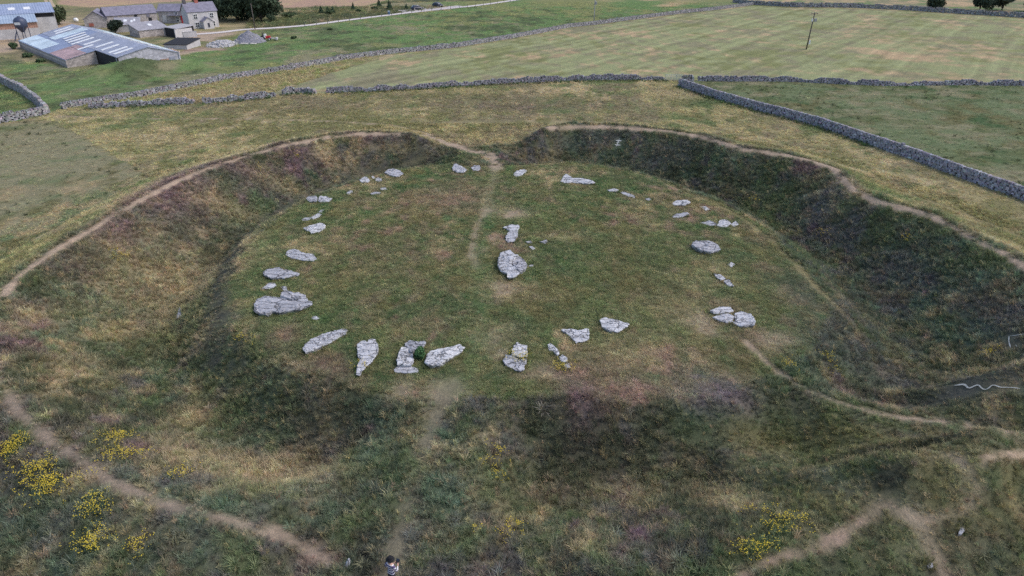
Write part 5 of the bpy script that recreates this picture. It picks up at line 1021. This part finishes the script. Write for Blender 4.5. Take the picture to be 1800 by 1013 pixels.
for d, w, h, mt in ((44.6, 1.4, 1.9, SHEET), (52.6, 1.0, 1.8, SHEET), (51.0, 1.6, 1.5, TIMBER)):
    c = bp(S2 - .15, d, h / 2); MB().box(c, (.12, w, h), E_S).build('door', mt, root)
# left barn with lean-to, and the feed silo in front of it
f = Frame((-142, 165.6), (-118.6, 181.6)); r = house_root('cattle_barn', f, 'tall barn with blue sheet roof, rusty boarding and pale concrete wall', 'barn'); p = f.p; L = f.L
m = MB(); m.box(p(L / 2, .15, .9), (L, .3, 2.8), tuple(f.u)); m.build('concrete_wall', CONC, r)
MB().box(p(L / 2, .2, 2.95), (L - .1, .26, 1.5), tuple(f.u)).build('boarding', TIMBER, r)
MB().box(p(L - .15, 5, 1.6), (.26, 9.5, 4.2), tuple(f.u)).build('side_wall', CONC, r)
MB().slab([p(0, -.4, 3.75), p(L + .2, -.4, 3.75), p(L + .2, 10, 4.75), p(0, 10, 4.75)], .12).build('lean_to_roof', LROOF2, r)
MB().box(p(L / 2 + 1.5, 10.2, 1.6), (L + 6, .3, 4.2), tuple(f.u)).build('main_wall', CONC, r); MB().box(p(L / 2 + 1.5, 10.24, 4.2), (L + 6, .2, 1.1), tuple(f.u)).build('eaves_shade_strip', DARK, r)  # dark strip paints the shade of the opening under the eaves
rf = MB().slab([p(-2, 9.6, 4.85), p(L + 4.8, 9.6, 4.85), p(L + 4.8, 18.5, 6.6), p(-2, 18.5, 6.6)], .12).build('roof_slope', LROOF, r); MB().slab([p(-2, 27, 4.85), p(L + 4.8, 27, 4.85), p(L + 4.8, 18.5, 6.6), p(-2, 18.5, 6.6)], .12).build('roof_slope', LROOF, r)
for s in (11, 16.4, 19.8, 23.2, 26.6): MB().slab([p(s, 13, 5.58), p(s + 1.5, 13, 5.58), p(s + 1.5, 15, 5.98), p(s, 15, 5.98)], .05).build('skylight', ROOFL, rf)
MB().box(p(L + 4.5, 18.5, 2.4), (.3, 16, 5.2), tuple(f.u)).build('gable_wall', CONC, r)
sx, sy = -118.6, 175.4; r = empty('feed_silo', (sx, sy, hz(sx, sy))); tag(r, 'dark blue feed silo with cone base on legs beside the left barn', 'silo'); SILO = mat_plain('silo_blue', (.05, .065, .12), .45, 2, .15)
MB().lathe((0, 0, 0), [(.2, 2.0), (.35, 2.05), (1.35, 3.4), (1.4, 3.5), (1.4, 4.6), (1.25, 4.95), (.8, 5.35), (.3, 5.5), (.3, 5.65)], 20).build('tank', SILO, r, True)
for i in range(4):
    a_ = .785 + i * 1.571; MB().tube((math.cos(a_) * 1.3, math.sin(a_) * 1.3, -.2), (math.cos(a_) * 1.3, math.sin(a_) * 1.3, 3.6), .08).build('leg', SILO, r)
MB().box((.15, -1.42, 4.1), (1.3, .06, .55)).build('label_plate', WHITE, r); MB().tube((-.7, -1.2, 2.4), (-1.6, -1.6, .2), .12).build('feed_pipe', SILO, r)
# heap of gravel and rubble, building stone, machine, bin, bale
def heap(name, label, cx, cy, rx, ry, h, mat, seed, rubble=60, size=.3, rgb=(.4, .39, .4)):
    rng = np.random.default_rng(seed); z0 = hz(cx, cy); n = 26; V = []; F = []
    g = np.linspace(-1.15, 1.15, n); X, Y = np.meshgrid(g, g); x = X.ravel() * rx; y = Y.ravel() * ry; q = np.hypot(X, Y).ravel()
    z = h * np.clip(1 - q, -.25, 1) * (.8 + .5 * fbm(x + seed, y, rx * .5, 3, seed)) + .18 * (fbm(x, y, .7, 2, seed) - .5)
    r = empty(name, (cx, cy, z0)); tag(r, label, 'heap')
    k = (np.arange(n - 1)[:, None] * n + np.arange(n - 1)[None]).ravel(); big_mesh('mound', np.stack([x, y, z - .1], 1), np.stack([k, k + 1, k + n + 1, k + n], 1), mat, r)
    m = MB()
    for i in range(rubble):
        a_ = rng.uniform(0, 6.28); q = rng.uniform(.3, 1.05); xx, yy = math.cos(a_) * q * rx, math.sin(a_) * q * ry; s = size * rng.uniform(.5, 1.4)
        m.box((xx, yy, h * max(0, 1 - q) * .95 + s * .2), (s, s * .8, s * .7), (math.cos(a_ * 3), math.sin(a_ * 3)), s * .15)
    m.build('loose_stones', mat_plain(name + '_stone', rgb, .9), r)['kind'] = 'stuff'
    return r
GRAV = mat_plain('grey_gravel', (.20, .20, .235), .95, 2.5, .3, bs=.8, bd=.1)
heap('gravel_heap', 'tall grey gravel heap between the farm and the pasture', -63.8, 174.5, 4.0, 4.5, 2.9, GRAV, 3, 50, .3)
heap('rubble_heap', 'pale rubble heap sloping off the left of the gravel', -68.2, 168.6, 3.2, 4.2, 1.3, mat_plain('pale_rubble', (.34, .33, .34), .95, 2, .4), 4, 170, .4, (.5, .49, .5))
heap('stone_pile', 'small orange and pale stone pile by the block wall', -75.5, 157.2, 2.0, 2.0, 1.0, mat_plain('orange_rubble', (.42, .25, .17), .95, 2, .4), 5, 60, .35, (.46, .36, .30))
r = empty('timber_plank', (-62.8, 170.4, hz(-62.8, 170.4))); tag(r, 'pale planks lying at the foot of the gravel heap', 'planks'); WOODP = mat_plain('pale_timber', (.62, .58, .52), .8)
for i in range(2): MB().slab([(-1.5 + i * 2.4, -.5, .25), (.3 + i * 2.0, -.9, .2), (.35 + i * 2.0, -.6, .32), (-1.45 + i * 2.4, -.2, .37)], .06).build('plank', WOODP, r)
r = empty('small_tractor', (-60.6, 176.9, hz(-60.6, 176.9)), .15); tag(r, 'small red and white machine with a dark wheel beside the gravel heap', 'tractor'); TYRE = mat_plain('tyre_rubber', (.02, .02, .022), .8)
MB().box((.5, 0, .75), (1.5, .7, .6)).build('bonnet', RED, r, bevel=.08); MB().box((-.35, 0, .8), (.9, .9, .5)).build('seat_deck', WHITE, r, bevel=.06); MB().box((.05, 0, 1.25), (.5, .8, .5)).build('cowl', WHITE, r, bevel=.06); MB().box((-.55, 0, 1.45), (.12, .7, .8)).build('seat_back', DARK, r)
for x, y, rr, w in ((-.6, -.65, .58, .35), (-.6, .65, .58, .35), (1.0, -.55, .36, .25), (1.0, .55, .36, .25)):
    wh = MB().tube((x, y - w / 2, rr), (x, y + w / 2, rr), rr, n=18).build('wheel', TYRE, r); MB().tube((x, y - w / 2 - .02, rr), (x, y + w / 2 + .02, rr), rr * .5, n=12).build('rim', WHITE, wh)
for y in (-.5, .5): MB().tube((1.2, y, .6), (2.6, y, .35), .07).build('loader_arm', CONC, r)
MB().box((2.7, 0, .4), (.4, 1.5, .5)).build('bucket', CONC, r)
r = empty('wheelie_bin', (-39.0, 231.9, hz(-39.0, 231.9))); tag(r, 'blue bin standing at the lane side', 'bin'); BLUE = mat_plain('blue_plastic', (.06, .13, .22), .5); MB().slab([(-.3, -.35, .95), (.3, -.35, .95), (.3, .35, 1.0), (-.3, .35, 1.0)], .95).build('body', BLUE, r); MB().slab([(-.34, -.4, 1.05), (.34, -.4, 1.05), (.34, .4, 1.12), (-.34, .4, 1.12)], .07).build('lid', mat_plain('pale_lid', (.4, .45, .5), .5), r)
r = MB().lathe((0, 0, 0), [(.3, 0), (.62, .15), (.68, .5), (.6, .9), (.3, 1.1)], 14).build('wrapped_bale', WHITE, None, True); r.location = (-127.5, 213, hz(-127.5, 213)); tag(r, 'white wrapped bale lying behind the stone barns', 'bale')
r = MB().lathe((0, 0, 0), [(.3, 0), (.62, .15), (.68, .5), (.6, .9), (.3, 1.1)], 14).build('wrapped_bale', WHITE, None, True); r.location = (-125.6, 197, hz(-125.6, 197)); tag(r, 'white wrapped bale at the right end of the left barn', 'bale')
# parked cars
def car(x, y, rz, paint, label, glass):
    r = empty('parked_car', (x, y, hz(x, y) + .1), rz); tag(r, label, 'car', 'cars parked on the lane')
    secs = [(-2.1, .45, .75, .62), (-2.0, .35, .92, .82), (-1.3, .25, .98, .86), (0, .22, .98, .88), (1.2, .25, .92, .86), (1.9, .32, .76, .80), (2.1, .42, .62, .62)]
    def loft(S_, nm, mat, par):
        V = []; F = []
        for xx, zb_, zt, hw in S_:
            V += [(xx, -hw, zb_), (xx, -hw, (zb_ + zt) / 2), (xx, -hw * .9, zt), (xx, hw * .9, zt), (xx, hw, (zb_ + zt) / 2), (xx, hw, zb_)]
        for a_ in range(len(S_) - 1):
            for i in range(6): F.append((a_ * 6 + i, a_ * 6 + (i + 1) % 6, a_ * 6 + 6 + (i + 1) % 6, a_ * 6 + 6 + i))
        F += [(5, 4, 3, 2, 1, 0), tuple(len(V) - 6 + i for i in range(6))]
        return mesh_obj(nm, V, F, mat, par, True)
    b = loft(secs, 'body', paint, r)
    loft([(-1.75, .9, .97, .78), (-1.25, .9, 1.38, .70), (-.2, .9, 1.48, .68), (.3, .9, 1.42, .68), (1.0, .9, .98, .76)], 'cabin_glass', glass, r)
    MB().slab([(-1.2, -.62, 1.45), (.25, -.62, 1.47), (.25, .62, 1.47), (-1.2, .62, 1.45)], .05).build('roof_panel', paint, r, bevel=.02)
    for xx in (-1.3, 1.3):
        for yy in (-.8, .8):
            w = MB().tube((xx, yy - .11, .32), (xx, yy + .11, .32), .32, n=18).build('wheel', TYRE, r); MB().tube((xx, yy - .13, .32), (xx, yy + .13, .32), .19, n=12).build('rim', CONC, w)
    for yy in (-.55, .55): MB().box((2.05, yy, .58), (.08, .3, .14)).build('headlight', WHITE, r)
car(-31.6, 244.4, .55, mat_plain('blue_black_paint', (.025, .03, .06), .25, 2, .05, bs=0), 'dark car, nearer of the two parked on the lane', mat_plain('car_glass', (.05, .06, .09), .1, 2, .05, bs=0))
car(-25.6, 253.2, -.75, mat_plain('black_paint', (.012, .013, .022), .25, 2, .05, bs=0), 'black car, farther of the two parked on the lane', mat_plain('bright_glass', (.09, .10, .13), .1, 2, .05, bs=0))
# lane fence
r = empty('lane_fence', (LINES['lane'][4][0], LINES['lane'][4][1] - 1.6, 0)); tag(r, 'thin post and wire fence along the near side of the lane', 'fence'); POST = mat_plain('grey_post', (.16, .145, .13), .9)
q = resample([(x, y - 2.4) for x, y in LINES['lane'][4:12]], 4.0); pm = MB().box((0, 0, .5), (.13, .13, 1.2)).build('post', POST, r)
for i, (x, y) in enumerate(q):
    o = pm if i == 0 else link(bpy.data.objects.new('post', pm.data), r)
    o.location = (x - r.location.x, y - r.location.y, hz(x, y))
for zz_ in (.5, .95):
    m = MB()
    for a_, b_ in zip(q[:-1], q[1:]): m.tube((a_[0] - r.location.x, a_[1] - r.location.y, hz(*a_) + zz_), (b_[0] - r.location.x, b_[1] - r.location.y, hz(*b_) + zz_), .012, n=4)
    m.build('wire', POST, r)
# field gate
ga, gb = np.array(LINES['gate'][0]), np.array(LINES['gate'][1]); f = Frame(ga, gb); r = house_root('field_gate', f, 'pale metal bar gate in the gap between the walls', 'gate'); GM = mat_plain('galvanised', (.42, .46, .47), .45, 3, .1, metal=.4, bs=0)
for i in range(6): MB().tube(f.p(.1, 0, .25 + i * .19), f.p(f.L - .1, 0, .25 + i * .19), .03, n=6).build('rail', GM, r)
for s in (.1, f.L * .35, f.L * .65, f.L - .1): MB().tube(f.p(s, 0, .2), f.p(s, 0, 1.25), .03, n=6).build('stile', GM, r)
r = MB().box((0, 0, .6), (.24, .24, 1.5)).build('gate_post', POST, None, bevel=.02); r.location = (30.0, 123.2, hz(30.0, 123.2)); tag(r, 'dark upright post at the top end of the diagonal wall', 'post')
# poles
WOODD = mat_plain('pole_wood', (.10, .085, .075), .9, 3); GREYW = mat_plain('pole_grey', (.36, .36, .36), .85, 3)
def pole(x, y, h, lean, label, boxes, mat, arm=True):
    r = empty('power_pole', (x, y, hz(x, y))); tag(r, label, 'pole', 'wooden power poles'); t = lean
    P_ = lambda z: (t * z, 0, z)
    MB().tube((0, 0, -.3), P_(h), .15, .11, 10).build('shaft', mat, r, True)
    if arm:
        MB().box((t * (h - .3), -.1, h - .3), (1.5, .1, .12)).build('crossarm', mat, r)
        for xx in (-.6, 0, .6): MB().lathe((t * h + xx, -.1, h - .24), [(.04, 0), (.07, .05), (.05, .12), (.07, .18), (.03, .25)], 8).build('insulator', GREYW, r)
    for (dx, z, w, d, hh) in boxes: MB().box((t * z + dx, -.25, z), (w, d, hh)).build('transformer_box', GREYW if w > .3 else WHITE, r, bevel=.04)
pole(67.0, 162.8, 7.9, .045, 'dark leaning pole with a pale transformer standing in the mown field', [(.42, 6.3, .5, .45, .7), (-.3, 6.3, .28, .3, .6), (.3, 1.6, .3, .25, .8)], WOODD)
pole(23.5, 208.8, 9.2, 0, 'pale pole rising out of the top edge beside the long wall', [(.35, 5.6, .45, .4, .8)], GREYW)
pole(-70.1, 197.6, 6.6, 0, 'thin dark pole beside the lane in front of the trees', [], WOODD, False)
# pale upright stone in the grass at the bottom
r = MB().lathe((0, 0, 0), [(.10, -.2), (.11, .1), (.10, .35), (.075, .5), (.03, .58)], 8).build('marker_stone', LIME); r.location = (-7.2, 20.55, hz(-7.2, 20.55)); r.rotation_euler = (.1, .25, .4); r.scale = (1, .6, 1); tag(r, 'small pale upright stone in the grass left of the person', 'stone')

# ================================================================= the person at the bottom edge
def skin_mesh(J, E, name):
    me = bpy.data.meshes.new(name); me.from_pydata([j[0] for j in J], E, []); o = link(bpy.data.objects.new(name, me))
    md = o.modifiers.new('skin', 'SKIN'); md.use_smooth_shade = True
    for v, j in zip(me.skin_vertices[0].data, J): v.radius = (j[1], j[2] if len(j) > 2 else j[1])
    me.skin_vertices[0].data[0].use_root = True
    o.modifiers.new('sub', 'SUBSURF').levels = 2; o.modifiers['sub'].render_levels = 2
    dg = bpy.context.evaluated_depsgraph_get(); ev = bpy.data.meshes.new_from_object(o.evaluated_get(dg)); bpy.data.objects.remove(o)
    return ev
px_, py_ = -5.02, 19.5
person = empty('person', (px_, py_, hz(px_, py_)), math.radians(-28)); tag(person, 'person in a black hat and white-striped purple top seen from behind', 'person')
J = [((0, 0, .95), .155, .11), ((0, .0, 1.12), .145, .10), ((0, .0, 1.30), .17, .11), ((0, -.01, 1.42), .13, .09), ((0, .01, 1.50), .058, .055), ((0, .03, 1.57), .07, .075), ((0, .04, 1.66), .082, .098), ((0, .035, 1.74), .055, .07)]
E = [(i, i + 1) for i in range(7)]
for sx_ in (-1, 1):
    b = len(J); J += [((sx_ * .19, -.01, 1.40), .062), ((sx_ * .25, .0, 1.26), .052), ((sx_ * .27, .04, 1.12), .046), ((sx_ * .20, .18, 1.06), .038), ((sx_ * .12, .30, 1.08), .030)]
    E += [(3, b), (b, b + 1), (b + 1, b + 2), (b + 2, b + 3), (b + 3, b + 4)]
    h0_ = len(J); J += [((sx_ * .095, .36, 1.10), .034, .022)]; E += [(b + 4, h0_)]
    for k in range(4):
        q = len(J); J += [((sx_ * (.085 - .006 * k), .405 - .012 * k, 1.125 - .02 * k), .0105), ((sx_ * (.055 - .004 * k), .425 - .014 * k, 1.13 - .02 * k), .0095), ((sx_ * (.030 - .003 * k), .415 - .014 * k, 1.128 - .02 * k), .0085)]; E += [(h0_, q), (q, q + 1), (q + 1, q + 2)]
    q = len(J); J += [((sx_ * .065, .36, 1.135), .012), ((sx_ * .04, .375, 1.155), .010)]; E += [(h0_, q), (q, q + 1)]
    b = len(J); J += [((sx_ * .095, 0, .86), .095), ((sx_ * .10, .01, .66), .078), ((sx_ * .10, .02, .48), .060), ((sx_ * .105, 0, .30), .056), ((sx_ * .11, -.02, .09), .042), ((sx_ * .12, .06, .045), .045, .04), ((sx_ * .13, .17, .03), .036, .028)]
    E += [(0, b)] + [(b + i, b + i + 1) for i in range(6)]
me = skin_mesh(J, E, 'body')
SKIN = mat_plain('skin', (.55, .33, .26), .55, 30, .06, bs=0); TROUS = mat_plain('dark_trousers', (.03, .03, .04), .85, 20)
def mat_shirt():
    m, N, L, B = new_mat('striped_top'); tc = node(N, 'ShaderNodeTexCoord'); sx__ = node(N, 'ShaderNodeSeparateXYZ'); L.new(tc.outputs['Object'], sx__.inputs[0])
    w = node(N, 'ShaderNodeMath', operation='MULTIPLY'); L.new(sx__.outputs[2], w.inputs[0]); w.inputs[1].default_value = 1 / .125
    fr = node(N, 'ShaderNodeMath', operation='FRACT'); L.new(w.outputs[0], fr.inputs[0]); g = node(N, 'ShaderNodeMath', operation='GREATER_THAN'); L.new(fr.outputs[0], g.inputs[0]); g.inputs[1].default_value = .66
    mx = node(N, 'ShaderNodeMix', data_type='RGBA'); L.new(g.outputs[0], mx.inputs[0]); mx.inputs[6].default_value = (.105, .075, .17, 1); mx.inputs[7].default_value = (.78, .77, .80, 1)
    L.new(mx.outputs[2], B.inputs['Base Color']); B.inputs['Roughness'].default_value = .85; return m
for mt in (SKIN, mat_shirt(), TROUS): me.materials.append(mt)
for pl_ in me.polygons:
    c = pl_.center; hand = abs(c.y) > .28 and c.z < 1.2
    pl_.material_index = 2 if c.z < .93 and not hand else (0 if hand or c.z > 1.475 else 1); pl_.use_smooth = True
body = link(bpy.data.objects.new('body', me), person)
HAT = mat_plain('black_felt', (.008, .008, .012), .9, 30)
hat = MB().lathe((0, .035, 0), [(.10, 1.70), (.175, 1.685), (.18, 1.70), (.11, 1.715), (.105, 1.78), (.095, 1.83), (.06, 1.845), (.01, 1.84)], 24).build('hat', HAT, person, True)
MB().lathe((0, .02, 0), [(.082, 1.56), (.094, 1.60), (.098, 1.66), (.096, 1.70)], 20).build('hair', mat_plain('cropped_hair', (.30, .22, .18), .9, 40), person, True)
MB().box((0, .135, 1.63), (.03, .05, .05)).build('nose', SKIN, person, bevel=.012)
for sx_ in (-1, 1):
    MB().lathe((sx_ * .092, .04, 1.64), [(.012, -.03), (.022, 0), (.012, .03)], 8).build('ear', SKIN, person, True); MB().lathe((sx_ * .034, .128, 1.66), [(.004, -.008), (.011, 0), (.004, .008)], 8).build('eye', DARK, person, True)
MB().box((0, .132, 1.585), (.05, .02, .012)).build('mouth', RED, person)
dev = empty('handheld_controller', (px_, py_, hz(px_, py_)), math.radians(-28)); tag(dev, 'dark handheld device held in front of the person', 'controller')
MB().box((0, .43, 1.10), (.17, .10, .05)).build('casing', HAT, dev, bevel=.015); MB().slab([(-.08, .46, 1.13), (.08, .46, 1.13), (.08, .53, 1.21), (-.08, .53, 1.21)], .012).build('screen', GLASS, dev)
for sx_ in (-1, 1): MB().tube((sx_ * .05, .42, 1.12), (sx_ * .05, .42, 1.15), .007).build('joystick', HAT, dev)
